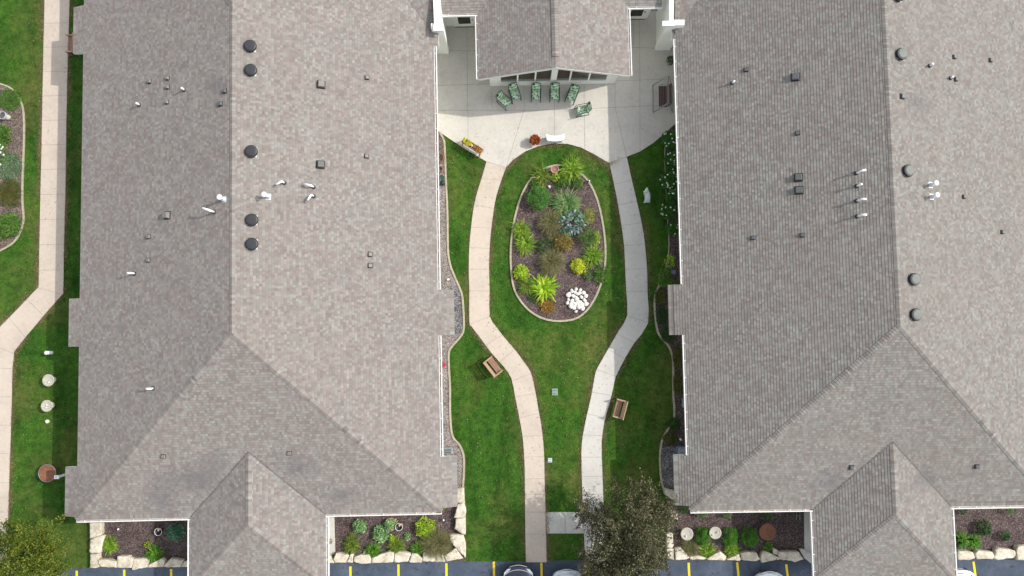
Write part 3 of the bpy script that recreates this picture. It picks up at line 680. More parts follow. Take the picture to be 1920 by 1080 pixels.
# centre building with the glazed gable
def middle():
    fr = frM; uc, hw, vG, vT = 2.64, 4.16, 13.82, 26.0; k = 0.35; uL, uR = uc - hw, uc + hw
    org = fr.W(uc, vG, 0)
    root = thing('building', 'small gabled building with glazed front facing the patio chairs', 'building', org)
    m = MB(); zw = lambda u, v: ZE + k * (u - uL); ze = lambda u, v: ZE + k * (uR - u)
    nl, nr = 17.55, 17.75                                  # eaves of the low link roofs
    course_face(m, fr, [(uc, vG), (uc, vT), (uL + 3.2, nl + 3.2), (uL, nl), (uL, vG)], zw, (1, 0))
    course_face(m, fr, [(uc, vT), (uc, vG), (uR, vG), (uR, nr), (uR - 3.2, nr + 3.2)], ze, (-1, 0))
    course_face(m, fr, [(uL - 2.2, nl), (uL, nl), (uL + 3.2, nl + 3.2), (uL - 2.2, nl + 3.2)], lambda u, v: ZE + k * (v - nl), (0, 1))
    course_face(m, fr, [(uR, nr), (uR + 1.9, nr), (uR + 1.9, nr + 3.2), (uR - 3.2, nr + 3.2)], lambda u, v: ZE + k * (v - nr), (0, 1))
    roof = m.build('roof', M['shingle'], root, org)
    c = MB(); zr = ZE + k * hw
    dn = lambda u, v: (fr.W(u, v) + Vector((0, 0, -k))).normalized()
    cap_line(c, fr.W(uc, vG + 0.6, zr + 0.02), fr.W(uc, vT, zr + 0.02), dn(-1, 0), dn(1, 0), 0.19, 0.02, seed=9)
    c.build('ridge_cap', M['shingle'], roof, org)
    f = MB()                                                # rakes, fascia, soffit
    for s in (-1, 1):
        a = fr.W(uc + s * hw, vG, ZE - 0.02); b = fr.W(uc, vG, zr - 0.02); Z = Vector((0, 0, 1)); d = fr.W(0, 1)
        q = [a - Z * 0.2 - d * 0.02, b - Z * 0.2 - d * 0.02, b - d * 0.02, a - d * 0.02]
        f.grid(q + [p + d * 0.05 for p in q], [(0, 1, 2, 3), (7, 6, 5, 4), (0, 4, 5, 1), (2, 6, 7, 3), (1, 5, 6, 2), (3, 7, 4, 0)], 0)
        f.poly([a - Z * 0.06, b - Z * 0.06, b - Z * 0.06 + d * 8, a - Z * 0.06 + d * 8], 0)
    f.poly([fr.W(uL, vG + 0.05, 2.8), fr.W(uL, nl + .1, 2.8), fr.W(uL, nl + .1, 3.0), fr.W(uL, vG + 0.05, 3.0)], 0)
    f.poly([fr.W(uR, vG + 0.05, 2.8), fr.W(uR, nr + .1, 2.8), fr.W(uR, nr + .1, 3.0), fr.W(uR, vG + 0.05, 3.0)], 0)
    for (a, b, n) in ((uL - 2.2, uL, nl), (uR, uR + 1.9, nr)):
        f.poly([fr.W(a, n + 0.01, 2.78), fr.W(b, n + 0.01, 2.78), fr.W(b, n + 0.01, 2.99), fr.W(a, n + 0.01, 2.99)], 0)
        f.poly([fr.W(a, n + 0.01, 2.78), fr.W(b, n + 0.01, 2.78), fr.W(b, n + 1.2, 2.78), fr.W(a, n + 1.2, 2.78)], 0)
    f.build('fascia', M['white'], root, org)
    # walls
    wL, wR, vW = -0.98, 6.44, 14.46; m = MB()
    wt = 0.2; sill = 0.52
    m.box(fr.W((wL + wR) / 2, vW + 0.1, sill / 2), (wR - wL, wt, sill), 0, fr.yaw)
    ztop = lambda u: ZE + k * (hw - abs(u - uc)) - 0.1
    px = [wL, wL + 0.65, uc + 0.1 - 0.18, uc + 0.1 + 0.18, wR - 0.62, wR]
    for a, b in ((px[0], px[1]), (px[4], px[5])):
        A, B = fr.W(a, vW), fr.W(b, vW); C, D = fr.W(b, vW + wt), fr.W(a, vW + wt)
        t = min(ztop(a), ztop(b))
        m.prism([A, B, C, D], sill, t, 0)
    for s in (wL, wR - wt):
        m.prism([fr.W(s, vW + wt + 0.002), fr.W(s + wt, vW + wt + 0.002), fr.W(s + wt, 18.2), fr.W(s, 18.2)], 0, 3.05, 0)
    m.prism([fr.W(uL - 2.2, 18.16), fr.W(wL, 18.16), fr.W(wL, 18.4), fr.W(uL - 2.2, 18.4)], 0, 3.1, 0)
    m.prism([fr.W(wR, 18.4), fr.W(uR + 1.7, 18.4), fr.W(uR + 1.7, 18.6), fr.W(wR, 18.6)], 0, 3.1, 0)
    m.build('wall', M['siding'], root, org)
    fl = MB(); fl.box(fr.W((wL + wR) / 2, 16.5, 0.06), (wR - wL - 0.45, 3.3, 0.06), 0, fr.yaw); fl.build('floor', M['tanwood'], root, org)
    # window: six tall panes running up under the rake
    edges = [wL + 0.65, wL + 1.62, wL + 2.65, uc + 0.1 - 0.17, uc + 0.1 + 0.17, wR - 2.75, wR - 1.65, wR - 0.62]
    fm = MB()
    for e in (edges[1], edges[2], edges[5], edges[6]):
        fm.prism([fr.W(e - 0.045, vW + 0.0), fr.W(e + 0.045, vW), fr.W(e + 0.045, vW + 0.14), fr.W(e - 0.045, vW + 0.14)], sill + 0.002, ztop(e), 0)
    fm.prism([fr.W(edges[3], vW - 0.03), fr.W(edges[4], vW - 0.03), fr.W(edges[4], vW + 0.14), fr.W(edges[3], vW + 0.14)], sill + 0.002, ztop(edges[3]), 0)
    for a, b in ((edges[0], edges[3]), (edges[4], edges[7])):
        fm.prism([fr.W(a, vW - 0.04), fr.W(b, vW - 0.04), fr.W(b, vW + 0.18), fr.W(a, vW + 0.18)], sill + 0.002, sill + 0.07, 0)
        fm.prism([fr.W(a, vW + 0.012), fr.W(b, vW + 0.012), fr.W(b, vW + 0.12), fr.W(a, vW + 0.12)], 2.55, 2.63, 0)
    win = fm.build('window_frame', M['trim'], root, org)
    for i in (0, 1, 2, 4, 5, 6):
        g = MB(); a, b = edges[i] + 0.046 * (i not in (0, 4)), edges[i + 1] - 0.046 * (i not in (2, 6))
        g.poly([fr.W(a, vW + 0.06, sill), fr.W(b, vW + 0.06, sill), fr.W(b, vW + 0.06, ztop(b)), fr.W(a, vW + 0.06, ztop(a))], 0)
        g.build('window_pane', M['glass'], win, org)
    # doors in both recesses
    for uu, vv in ((-2.4, 18.16), (7.72, 18.4)):
        d = MB(); w2 = 0.55
        d.box(fr.W(uu, vv - 0.022, 1.06), (1.1, 0.04, 2.08), 0, fr.yaw)
        d.box(fr.W(uu, vv - 0.03, 0.03), (1.3, 0.1, 0.05), 2, fr.yaw)
        for q in (-0.6, 0.6): d.box(fr.W(uu + q, vv - 0.028, 1.06), (0.1, 0.055, 2.1), 0, fr.yaw)
        do = d.build('door', [M['trim'], M['trim'], M['black']], root, org)
        g = MB(); g.box(fr.W(uu, vv - 0.046, 1.15), (0.72, 0.012, 1.4), 0, fr.yaw); g.build('door_glass', M['doorglass'], do, org)
        h = MB(); h.box(fr.W(uu + 0.47, vv - 0.08, 1.0), (0.04, 0.05, 0.2), 0, fr.yaw); h.build('door_handle', M['steel'], do, org)
    gutter(fr, 'gutter', (uL, vG + 0.02), (uL, nl - 0.16), (-1, 0), root, org)
    gutter(fr, 'gutter', (uR, vG + 0.02), (uR, nr - 0.16), (1, 0), root, org)
    gutter(fr, 'gutter', (uL - 2.15, nl), (uL - 0.02, nl), (0, -1), root, org)
    gutter(fr, 'gutter', (uR + 0.02, nr), (uR + 1.95, nr), (0, -1), root, org)
    # parapet fire walls with their end piers
    for pts, pier, base in (([(811, -30), (823, -30), (829, 46), (814, 46)], [(813, 46.5), (830, 46.5), (831, 57), (813, 57)], [(821, 101), (842, 101), (842, 92), (821, 92)]), ([(1255, -30), (1264, -30), (1263, 39), (1255, 39)], [(1243, 39.5), (1263, 39.5), (1264, 48), (1243, 48)], [(1228, 95), (1256, 95), (1256, 86), (1228, 86)])):
        m = MB()
        m.prism([P(a, b, 3.5) for a, b in pts], 0, 3.5, 0)
        m.prism([P(a, b, 0) for a, b in base], 0, 3.498, 0)
        pw = m.build('parapet', M['trim'], root, org)
        cp = MB(); A = [P(a, b, 3.6) for a, b in pts]; B = [P(a, b, 3.6) for a, b in pier]
        for q in (A, B): cp.prism([p + (p - sum(q, Vector()) / 4).normalized() * 0.03 for p in q], 3.502, 3.6 if q is A else 3.604, 0)
        cp.build('coping', M['white'], pw, org)
    return root
middle()
# crickets where the link roof dies into the two big roofs
def cricket(on, fr, A, B, C, root, org, hgt=.42):
    a, b = on(*A), on(*B); c = on(*C); m = MB(); a.z += 0.02; b.z += 0.02; c.z += hgt
    N = (b - a).cross(c - a).normalized(); N = N if N.z > 0 else -N
    A_ = Vector((0, 0, 1)).cross(N).normalized(); S = N.cross(A_)
    bm = bmesh.new(); bm.faces.new([bm.verts.new(p) for p in (a, b, c)])
    for i in range(40): bmesh.ops.bisect_plane(bm, geom=bm.verts[:] + bm.edges[:] + bm.faces[:], dist=1e-5, plane_co=b + S * ((i - 20) * EXPO), plane_no=S)
    for f in bm.faces:
        cs = [(v.co - b).dot(S) for v in f.verts]; row = math.floor(sum(cs) / len(cs) / EXPO)
        pts = [v.co + N * 0.016 * (1 - (q - row * EXPO) / EXPO) for v, q in zip(f.verts, cs)]
        m.poly(pts, 0, [(v.co.dot(A_), (row + 0.5 + 60) * EXPO) for v in f.verts])
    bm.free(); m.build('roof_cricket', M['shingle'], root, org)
cricket(onL, frL, (760, -8), (813, 64), (812, -8), rootL, orgL)
cricket(onL, frL, (412, -8), (436, 18), (437, -12), rootL, orgL, .15)
cricket(onL, frL, (466, -8), (436.5, 18), (437, -12), rootL, orgL, .15)
cricket(onR, frR, (1312, -8), (1266, 66), (1262, -8), rootR, orgR)

# ------------------------------------------------------------------ roof fittings (parts of the two big buildings)
def tilt(n): return Vector((0, 0, 1)).rotation_difference(n).to_matrix()
def put(m, p, R=None):
    R = R or Matrix.Identity(3)
    m.v = [tuple(R @ Vector(v) + p) for v in m.v]; return m
def round_vent(root, on, sn, org, px, py, top):
    p = on(px, py); R = tilt(sn(p).lerp(Vector((0, 0, 1)), 0.5).normalized())
    m = MB(); m.lathe((0, 0, 0.03), [(0.29, 0.05), (0.31, 0.06), (0.315, 0.12), (0.28, 0.175)], 28, 1); m.lathe((0, 0, 0.03), [(0.28, 0.176), (0.235, 0.2), (0.225, 0.215), (0.1, 0.222), (0.01, 0.222)], 28, 0, False)
    o = put(m, p, R).build('roof_vent', [M[top], M['ventside']], root, org)
    b = MB(); b.lathe((0, 0, 0), [(0.24, -0.1), (0.24, 0.115)], 24, 0)
    put(b, p, R).build('vent_neck', M['ventside'], o, org)
    f = MB(); f.box((0.0, 0, 0.022), (0.5, 0.5, 0.012)); put(f, p, tilt(sn(p))).build('vent_flange', M['flashing'], o, org)
for q in ((470, 88), (471, 133), (472, 285), (473, 413), (473, 458)): round_vent(rootL, onL, snL, orgL, *q, 'blackvent')
for q in ((1682, -6), (1687, 103), (1700, 321), (1711, 524), (1714, 590)): round_vent(rootR, onR, snR, orgR, *q, 'greyvent')
def box_vent(root, on, sn, org, px, py, s, mat):
    p = on(px, py); R = tilt(sn(p)); h = 0.2 if s > .3 else 0.1
    m = MB(); hs = s / 2
    v = [(-hs, -hs, 0), (hs, -hs, 0), (hs, hs, 0), (-hs, hs, 0), (-hs * .82, -hs * .82, h), (hs * .82, -hs * .82, h), (hs * .82, hs * .82, h), (-hs * .82, hs * .82, h)]
    m.grid([(a, b, c + 0.02) for a, b, c in v], [(4, 5, 6, 7), (0, 1, 5, 4), (1, 2, 6, 5), (2, 3, 7, 6), (3, 0, 4, 7)], 0)
    o = put(m, p, R).build('roof_vent', M[mat], root, org, bevel=0.012)
    f = MB(); f.box((0, 0, 0.02), (s * 1.22, s * 1.22, 0.012)); f.box((0, -hs * 0.95, 0.06), (s * 0.9, 0.03, 0.07)); put(f, p, R).build('vent_flange', M['ventside'], o, org)
for q in ((602, 159, .36, 'boxvent'), (601, 309, .36, 'greyvent'), (314, 404, .34, 'boxvent'), (688, 146, .2, 'boxvent'), (687, 293, .2, 'boxvent'), (694, 477, .22, 'boxvent'), (694, 498, .22, 'boxvent'),
          (281, 153, .2, 'boxvent'), (315, 147, .18, 'boxvent'), (315, 164, .18, 'boxvent'), (314, 192, .18, 'boxvent'), (422, 171, .2, 'slate'), (414, 195, .22, 'slate'), (280, 444, .19, 'boxvent'), (279, 488, .19, 'boxvent'), (307, 855, .2, 'boxvent'), (543, 849, .2, 'boxvent')):
    box_vent(rootL, onL, snL, orgL, *q)
for q in ((1491, 145, .36, 'slate'), (1497, 333, .36, 'greyvent'), (1498, 357, .36, 'greyvent'), (1399, 131, .2, 'slate'), (1495, 250, .19, 'slate'), (1412, 446, .19, 'slate'), (1504, 441, .19, 'slate'), (1788, 107, .2, 'slate'), (1791, 149, .2, 'slate'), (1856, 113, .2, 'slate'),
          (1691, 181, .24, 'slate'), (1806, 369, .19, 'slate'), (1878, 435, .19, 'slate'), (1596, 876, .21, 'slate'), (1831, 874, .21, 'slate')):
    box_vent(rootR, onR, snR, orgR, *q)
def pvc(root, on, sn, org, px, py, h, stub=(0, 0), capd=False, plate=False):
    p = on(px, py); m = MB(); r = 0.055; h *= 0.8
    path = [Vector((0, 0, -0.1)), Vector((0, 0, h * 0.5)), Vector((0, 0, h - 0.06))]
    if stub != (0, 0):
        d = Vector((stub[0], stub[1], 0)); L = d.length; dn_ = d.normalized()
        path += [Vector((0, 0, h - 0.06)) + dn_ * 0.03 + Vector((0, 0, 0.05)), Vector((0, 0, h)) + dn_ * 0.09, Vector((0, 0, h)) + dn_ * (0.09 + L)]
    m.tube([p + q for q in path], r, 10)
    if capd: m.lathe(tuple(p + Vector((0, 0, h - 0.03))), [(0.05, 0), (0.13, 0.0), (0.135, 0.03), (0.06, 0.05), (0.01, 0.05)], 18)
    o = m.build('flue_pipe', M['pvc'], root, org)
    b = MB(); R = tilt(sn(p))
    if plate: b.box((0, 0, 0.02), (0.26, 0.3, 0.014), 0); b.lathe((0, 0, 0.02), [(0.13, 0), (0.1, 0.12), (0.07, 0.22)], 14, 0)
    else: b.lathe((0, 0, 0.0), [(0.11, 0.02), (0.1, 0.06), (0.075, 0.11)], 14, 0)
    put(b, p, R).build('flashing', M['flashing'] if plate else M['boot'], o, org)
for q in ((346, 169, .5), (262, 197, .5), (253, 513, .45, (-0.12, 0)), (288, 728, .42, (-0.12, 0)), (402, 398, .62, (-.3, .1)), (503, 369, .8, (0, 0), True, True), (421, 374, .8, (0, 0), True, True), (533, 343, .5, (-.2, -.12)), (588, 351, .5, (-.26, .06)), (588, 368, .5, (-.14, -.2))):
    pvc(rootL, onL, snL, orgL, *q)
for q in ((1605, 325, .7, (.12, 0.03)), (1606, 349, .7), (1606, 377, .7, (.1, 0)), (1607, 406, .7, (.1, 0)), (1744, 347, .65, (0, 0), True, True), (1746, 369, .65, (0, 0), True, True), (1742, 124, .5), (1373, 156, .5), (1781, 147, .4)):
    pvc(rootR, onR, snR, orgR, *q)

# ------------------------------------------------------------------ boulders
def boulder(pts, label, cat='boulder', h=0.34, grp='limestone blocks edging the planting beds'):
    w_ = [P(a, b, h) for a, b in pts]; c = sum(w_, Vector()) / len(w_); c.z = 0
    bm = bmesh.new(); q = [Vector((p.x - c.x, p.y - c.y)) for p in w_]
    ar = sum(q[i].x * q[(i + 1) % len(q)].y - q[(i + 1) % len(q)].x * q[i].y for i in range(len(q)))
    if ar < 0: q.reverse()
    d = []
    for i in range(len(q)):
        a, b = q[i], q[(i + 1) % len(q)]; n = max(1, int((b - a).length / 0.14))
        for j in range(n): d.append(a.lerp(b, j / n) + Vector((rng.gauss(0, .009), rng.gauss(0, .009))))
    n = len(d); rings = []
    for s, z in ((0.99, 0.0), (1.01, h * 0.45), (1.0, h * 0.9), (0.975, h * 0.985), (0.8, h), (0.45, h + 0.004)):
        rings.append([bm.verts.new((p.x * s + rng.gauss(0, .004), p.y * s + rng.gauss(0, .004), z + (rng.gauss(0, .018) if z > h * .9 else 0))) for p in d])
    for r0, r1 in zip(rings[:-1], rings[1:]):
        for i in range(n): bm.faces.new((r0[i], r0[(i + 1) % n], r1[(i + 1) % n], r1[i]))
    cv = bm.verts.new((0, 0, h + rng.gauss(0, .01)))
    for i in range(n): bm.faces.new((rings[-1][i], rings[-1][(i + 1) % n], cv))
    me = bpy.data.meshes.new('limestone_block'); bm.to_mesh(me); bm.free(); me.materials.append(M['limestone'])
    for p in me.polygons: p.use_smooth = True
    o = bpy.data.objects.new('limestone_block', me); COL.objects.link(o); o.location = c
    return tag(o, label, cat, grp)
def zz(pts, ox, oy, s): return [(ox + a / s, oy + b / s) for a, b in pts]
ST = []
A1 = lambda p: zz(p, 160, 960, 9.0)
ST += [(A1([(70, 185), (265, 185), (265, 395), (75, 455)]), 'weathered limestone block half under the gutter, left end of the bed by the yellow-green tree'),
 (A1([(75, 465), (270, 400), (305, 420), (240, 700), (70, 700)]), 'tapering limestone slab beside the lawn, second down from the gutter in the far left bed'),
 (A1([(80, 715), (215, 710), (235, 930), (180, 950), (75, 945)]), 'pale limestone corner block where the far left bed meets lawn and asphalt'),
 (A1([(225, 800), (400, 815), (525, 840), (520, 940), (270, 925), (215, 870)]), 'long pinkish limestone block right of the corner block in the far left bed'),
 (A1([(540, 745), (735, 750), (740, 785), (810, 790), (775, 945), (530, 940)]), 'pale limestone block with notched top edge in the far left bed'),
 (A1([(810, 795), (1020, 785), (1055, 830), (1050, 935), (900, 960), (790, 985), (775, 965)]), 'limestone block jutting onto the asphalt left of the overhanging daylily'),
 (A1([(1060, 900), (1200, 830), (1290, 780), (1340, 840), (1310, 930), (1065, 935)]), 'limestone block half covered by the overhanging daylily in the far left bed'),
 (A1([(1320, 910), (1440, 785), (1655, 810), (1600, 930), (1315, 935)]), 'tan limestone block right of the overhanging daylily in the far left bed'),
 (A1([(1620, 900), (1660, 840), (1730, 830), (1730, 930), (1610, 930)]), 'limestone block cut off by the gutter at the right end of the far left bed')]
A2 = lambda p: zz(p, 600, 950, 9.0)
ST += [(A2([(125, 800), (180, 860), (245, 950), (125, 955)]), 'wedge of limestone against the wing gutter, left end of the sedum bed'),
 (A2([(270, 780), (490, 820), (440, 945), (260, 950), (215, 900)]), 'cream limestone block right of the wedge in the sedum bed'),
 (A2([(510, 800), (560, 810), (550, 950), (455, 940)]), 'narrow limestone sliver above a yellow line in the sedum bed'),
 (A2([(570, 850), (690, 815), (830, 815), (865, 880), (855, 960), (720, 965), (560, 940)]), 'wide limestone block left of the upright green daylily in the sedum bed'),
 (A2([(870, 870), (1060, 790), (1180, 760), (1250, 780), (1235, 940), (1020, 945), (868, 960)]), 'broad limestone block right of the upright green daylily in the sedum bed'),
 (A2([(1265, 790), (1340, 755), (1535, 800), (1480, 930), (1330, 940), (1247, 940)]), 'mottled limestone block right of the yellowing daylily in the sedum bed'),
 (A2([(1555, 785), (1640, 800), (1725, 890), (1710, 945), (1492, 940)]), 'limestone block half under the dark green daylily next to the hazy grass')]
A3 = lambda p: zz(p, 480, 810, 4.0)
ST += [(A3([(1255, 900), (1400, 915), (1420, 975), (1245, 970)]), 'long pale limestone block under the skirt of the big hazy grass'),
 (A3([(1408, 930), (1500, 870), (1550, 950), (1430, 972)]), 'triangular limestone block at the bottom right corner of the sedum bed'),
 (A3([(1450, 770), (1555, 775), (1572, 850), (1572, 945), (1510, 880), (1455, 820)]), 'large limestone block beside the lawn, right of the big hazy grass'),
 (A3([(1500, 650), (1572, 650), (1572, 768), (1555, 770), (1490, 725)]), 'square limestone block beside the lawn, second up from the big hazy grass'),
 (A3([(1515, 540), (1560, 535), (1575, 600), (1572, 645), (1485, 645)]), 'limestone block with a pointed left foot beside the lawn, at the roof corner'),
 (A3([(1508, 425), (1560, 420), (1562, 533), (1508, 533)]), 'rectangular limestone block at the foot of the gravel strip, touching the roof edge')]
A4 = lambda p: zz(p, 1230, 950, 9.0)
ST += [(A4([(175, 455), (285, 460), (295, 700), (180, 700)]), 'upright limestone block at the right edge of the dark tree'),
 (A4([(185, 715), (300, 720), (305, 890), (200, 880)]), 'limestone block below the upright one, half hidden by the dark tree'),
 (A4([(320, 700), (420, 690), (560, 860), (530, 890), (330, 905)]), 'grey limestone block left of and under the small hazy grass'),
 (A4([(570, 840), (700, 830), (850, 870), (840, 890), (580, 895)]), 'thin limestone block between the small hazy grass and the first cushion shrub daylily'),
 (A4([(855, 880), (1010, 790), (1100, 760), (1190, 850), (1170, 910), (880, 900)]), 'white limestone block between the two daylilies below the cushion shrubs'),
 (A4([(1195, 890), (1400, 800), (1430, 890), (1420, 915), (1200, 900)]), 'limestone block under the right-hand daylily below the cushion shrubs'),
 (A4([(1425, 780), (1570, 765), (1700, 775), (1750, 890), (1700, 920), (1450, 905)]), 'blue-grey stained limestone block below the darkest cushion shrub')]
A5 = lambda p: zz(p, 1380, 950, 9.0)
ST += [(A5([(420, 830), (460, 750), (520, 760), (690, 840), (680, 900), (560, 925), (440, 950)]), 'limestone block below the small daylily under the rusty bowl'),
 (A5([(625, 700), (720, 740), (690, 815), (630, 800)]), 'small set-back limestone block right of the small daylily under the rusty bowl'),
 (A5([(682, 842), (740, 860), (748, 895), (690, 900)]), 'tiny limestone wedge below the small set-back block'),
 (A5([(715, 760), (880, 755), (1060, 765), (1145, 890), (1000, 940), (930, 915), (755, 895), (708, 830)]), 'largest tan limestone slab, left of the grey kerb wedge at the right wing')]
A7 = lambda p: zz(p, 960, 810, 4.0)
ST += [(A7([(1150, 425), (1222, 440), (1222, 520), (1150, 470)]), 'flat limestone block at the bottom of the blue gravel, above the dark tree'),
 (A7([(1180, 580), (1240, 600), (1245, 660), (1200, 660)]), 'limestone block in the shade between the dark tree and the roof corner')]
A8 = lambda p: zz(p, 1760, 940, 7.71)
ST += [(A8([(275, 710), (400, 720), (500, 745), (530, 820), (440, 850), (280, 848)]), 'cream limestone block under the right wing gutter in the far right bed'),
 (A8([(522, 765), (570, 715), (780, 735), (805, 790), (780, 835), (560, 838)]), 'limestone block right of the yellow line in the far right bed'),
 (A8([(830, 700), (870, 675), (1110, 715), (1120, 790), (1080, 820), (850, 848), (795, 830)]), 'big limestone block right of centre in the far right bed'),
 (A8([(1130, 700), (1150, 650), (1300, 650), (1300, 850), (1135, 850)]), 'limestone block cut by the right edge of the view in the far right bed')]
for pts, lb in ST: boulder(pts, lb)
# grey kerb wedge by the right wing
mb = MB(); mb.prism(PP([(1499, 1030), (1506, 1029), (1530, 1046), (1530, 1064), (1508, 1046)], 0.2), 0, 0.2)
o = mb.build('kerb', M['pathB'], bevel=0.02); kind(o)

# white rocks
def rock(px, py, r, k):
    p = P(px, py, 0.1); bm = bmesh.new(); bmesh.ops.create_icosphere(bm, subdivisions=2, radius=1)
    sx, sy, sz = r * rng.uniform(.75, 1.3), r * rng.uniform(.75, 1.2), r * rng.uniform(.55, .85); ph = rng.random() * 9
    for v in bm.verts:
        q = v.co; f = 1 + .16 * math.sin(3.1 * q.x + ph) * math.cos(2.7 * q.y + ph * 2) + rng.gauss(0, .035)
        v.co = Vector((q.x * sx * f, q.y * sy * f, q.z * sz * f))
    me = bpy.data.meshes.new('white_rock'); bm.to_mesh(me); bm.free(); me.materials.append(M['whitestone'])
    o = bpy.data.objects.new('white_rock', me); COL.objects.link(o); o.location = (p.x, p.y, 0.05 + sz * .7 + k); o.rotation_euler = (0, 0, rng.random() * 6)
    tag(o, 'white rock in the heap of white rocks in the oval bed', 'rock', 'white rocks heaped in the oval bed')
WR = [(1066, 553), (1072, 546), (1080, 542), (1088, 544), (1094, 549), (1066, 562), (1075, 555), (1083, 551), (1090, 557), (1098, 555), (1073, 564), (1081, 560), (1064, 568), (1078, 570), (1088, 567), (1096, 563), (1070, 573), (1099, 570), (1076, 578), (1085, 575), (1091, 571), (1092, 578), (1080, 584), (1076, 573), (1072, 567), (1083, 567), (1078, 548), (1087, 549)]
for i, (a, b) in enumerate(WR): rock(a, b, rng.uniform(.1, .15), 0.04 if 5 < i < 16 else 0.0)
for (a, b, lb) in ((1030, 350, 'single white stone above the rounded green shrub in the oval bed'), (684, 1036, 'small white stone on the mulch above the narrow limestone sliver'), (840, 524, 'white pebble on the gravel strip beside the bay roof')):
    rock(a, b, .09, 0); o = COL.objects[-1]; o['label'] = lb; del o['group']

# ------------------------------------------------------------------ plants
def leaf_quads(pos, axis, nor, L, Wd, fold=0.25):
    """diamond leaves; pos base, axis unit, nor unit"""
    side = np.cross(axis, nor); side /= np.linalg.norm(side, axis=1, keepdims=True) + 1e-9
    L = L[:, None]; Wd = Wd[:, None]; mid = pos + axis * L * 0.5
    V = np.stack([pos, mid + side * Wd / 2 + nor * L * 0.06, pos + axis * L - nor * L * fold, mid - side * Wd / 2 + nor * L * 0.06], 1).reshape(-1, 3)
    n = len(pos); i = np.arange(n) * 4
    Fc = np.concatenate([np.stack([i, i + 1, i + 3], 1), np.stack([i + 1, i + 2, i + 3], 1)])
    return V, Fc
def unit(a): return a / (np.linalg.norm(a, axis=1, keepdims=True) + 1e-9)
def mound(name, px, py, rpx, h, mat, label, cat, n=500, L=0.09, Wd=0.05, ry=None, group=None, flowers=None, z0=0.04, dens=1.0, upright=0.5):
    """leafy mound: leaves through the outer part of a half ellipsoid"""
    c = P(px, py, h * 0.5); c.z = z0; r = rpx / 32.4; rY = (ry or rpx) / 32.4
    n = int(n * 1.9); a_ = nrng.uniform(0, 2 * np.pi, n); q_ = np.sqrt(nrng.uniform(0, 1, n)); d = np.stack([np.cos(a_) * q_, np.sin(a_) * q_, np.sqrt(np.maximum(0, 1 - q_ ** 2)) + .02], 1); d = unit(d)
    lump = 1 + 0.13 * np.sin(d[:, 0] * 5 + px) * np.cos(d[:, 1] * 6 + py) + 0.08 * np.sin(d[:, 2] * 9 + d[:, 0] * 7)
    rad = nrng.uniform(0.5, 1.0, n) ** 0.45 * lump
    pos = d * rad[:, None] * np.array([r, rY, h])[None, :] * 0.94
    ax = unit(d * [1, 1, 0.6] + nrng.normal(0, .5, (n, 3)) + [0, 0, 0.15]); nor = unit(np.array([[0, 0, 1.0]]) * upright + d * 0.5 + nrng.normal(0, .35, (n, 3)))
    sc = nrng.uniform(.65, 1.25, n)
    V, Fc = leaf_quads(pos, ax, nor, L * sc, Wd * sc)
    if flowers:
        root = thing(name, label, cat, c, 0, group); tri_mesh('foliage', V, Fc, mat, root)
        k, fr_, fm = flowers; m = MB()
        for i in range(k):
            q = nrng.normal(0, 1, 3); q[2] = abs(q[2]) + .5; q /= np.linalg.norm(q)
            m.lathe((q[0] * r * 1.0, q[1] * rY * 1.0, q[2] * h * 1.02), [(fr_ * .6, -fr_ * .3), (fr_, 0), (fr_ * .75, fr_ * .35), (.005, fr_ * .5)], 8)
        m.build('blossoms', fm, root)
        return root
    o = tri_mesh(name, V, Fc, mat); o.location = c
    return tag(o, label, cat, group)
def clump(name, px, py, rpx, h, mat, label, cat='plant', n=120, wd=0.022, ry=None, group=None, spread=1.0, z0=0.04, stiff=0.5):
    """strap leaved clump: arching blades from one crown"""
    n = int(n * (1.9 if wd > .012 else 1.3)); rpx *= 1.12; ry = ry and ry * 1.12
    r = rpx / 32.4; rY = (ry or rpx) / 32.4; c = P(px, py, h * 0.3); c.z = z0
    a = nrng.uniform(0, 2 * np.pi, n); R = np.sqrt(nrng.uniform(0.05, 1, n)) * spread
    hx = np.cos(a) * R * r; hy = np.sin(a) * R * rY; top = h * nrng.uniform(.6, 1.1, n) * (1.05 - 0.45 * R)
    b = np.stack([np.cos(a) * .05 * R, np.sin(a) * .05 * R, np.zeros(n)], 1) + nrng.normal(0, .02 + .12 * r, (n, 3)) * [1, 1, 0]
    S = 5; ts = np.linspace(0, 1, S); side = np.stack([-np.sin(a), np.cos(a), np.zeros(n)], 1)
    side = unit(side + nrng.normal(0, .35, (n, 3)))
    V = []
    w0 = wd * nrng.uniform(.7, 1.3, n)
    droop = nrng.uniform(0.2, 0.85, n)
    for t in ts:
        x = b[:, 0] + hx * t ** (1 + stiff); y = b[:, 1] + hy * t ** (1 + stiff)
        z = top * (np.sin(t * np.pi * 0.5) - droop * t ** 3 * R)
        ctr = np.stack([x, y, np.maximum(z, 0.01)], 1); ww = w0 * (1 - t ** 2.6) * (0.6 + 0.9 * min(t * 2.5, 1)) * .72 + 0.001
        V.append(ctr - side * ww[:, None]); V.append(ctr + side * ww[:, None])
    V = np.stack(V, 1).reshape(-1, 3); i = np.arange(n) * (2 * S); Fs = []
    for k in range(S - 1):
        q = i + 2 * k; Fs += [np.stack([q, q + 1, q + 3], 1), np.stack([q, q + 3, q + 2], 1)]
    o = tri_mesh(name, V, np.concatenate(Fs), mat); o.location = c
    return tag(o, label, cat, group)

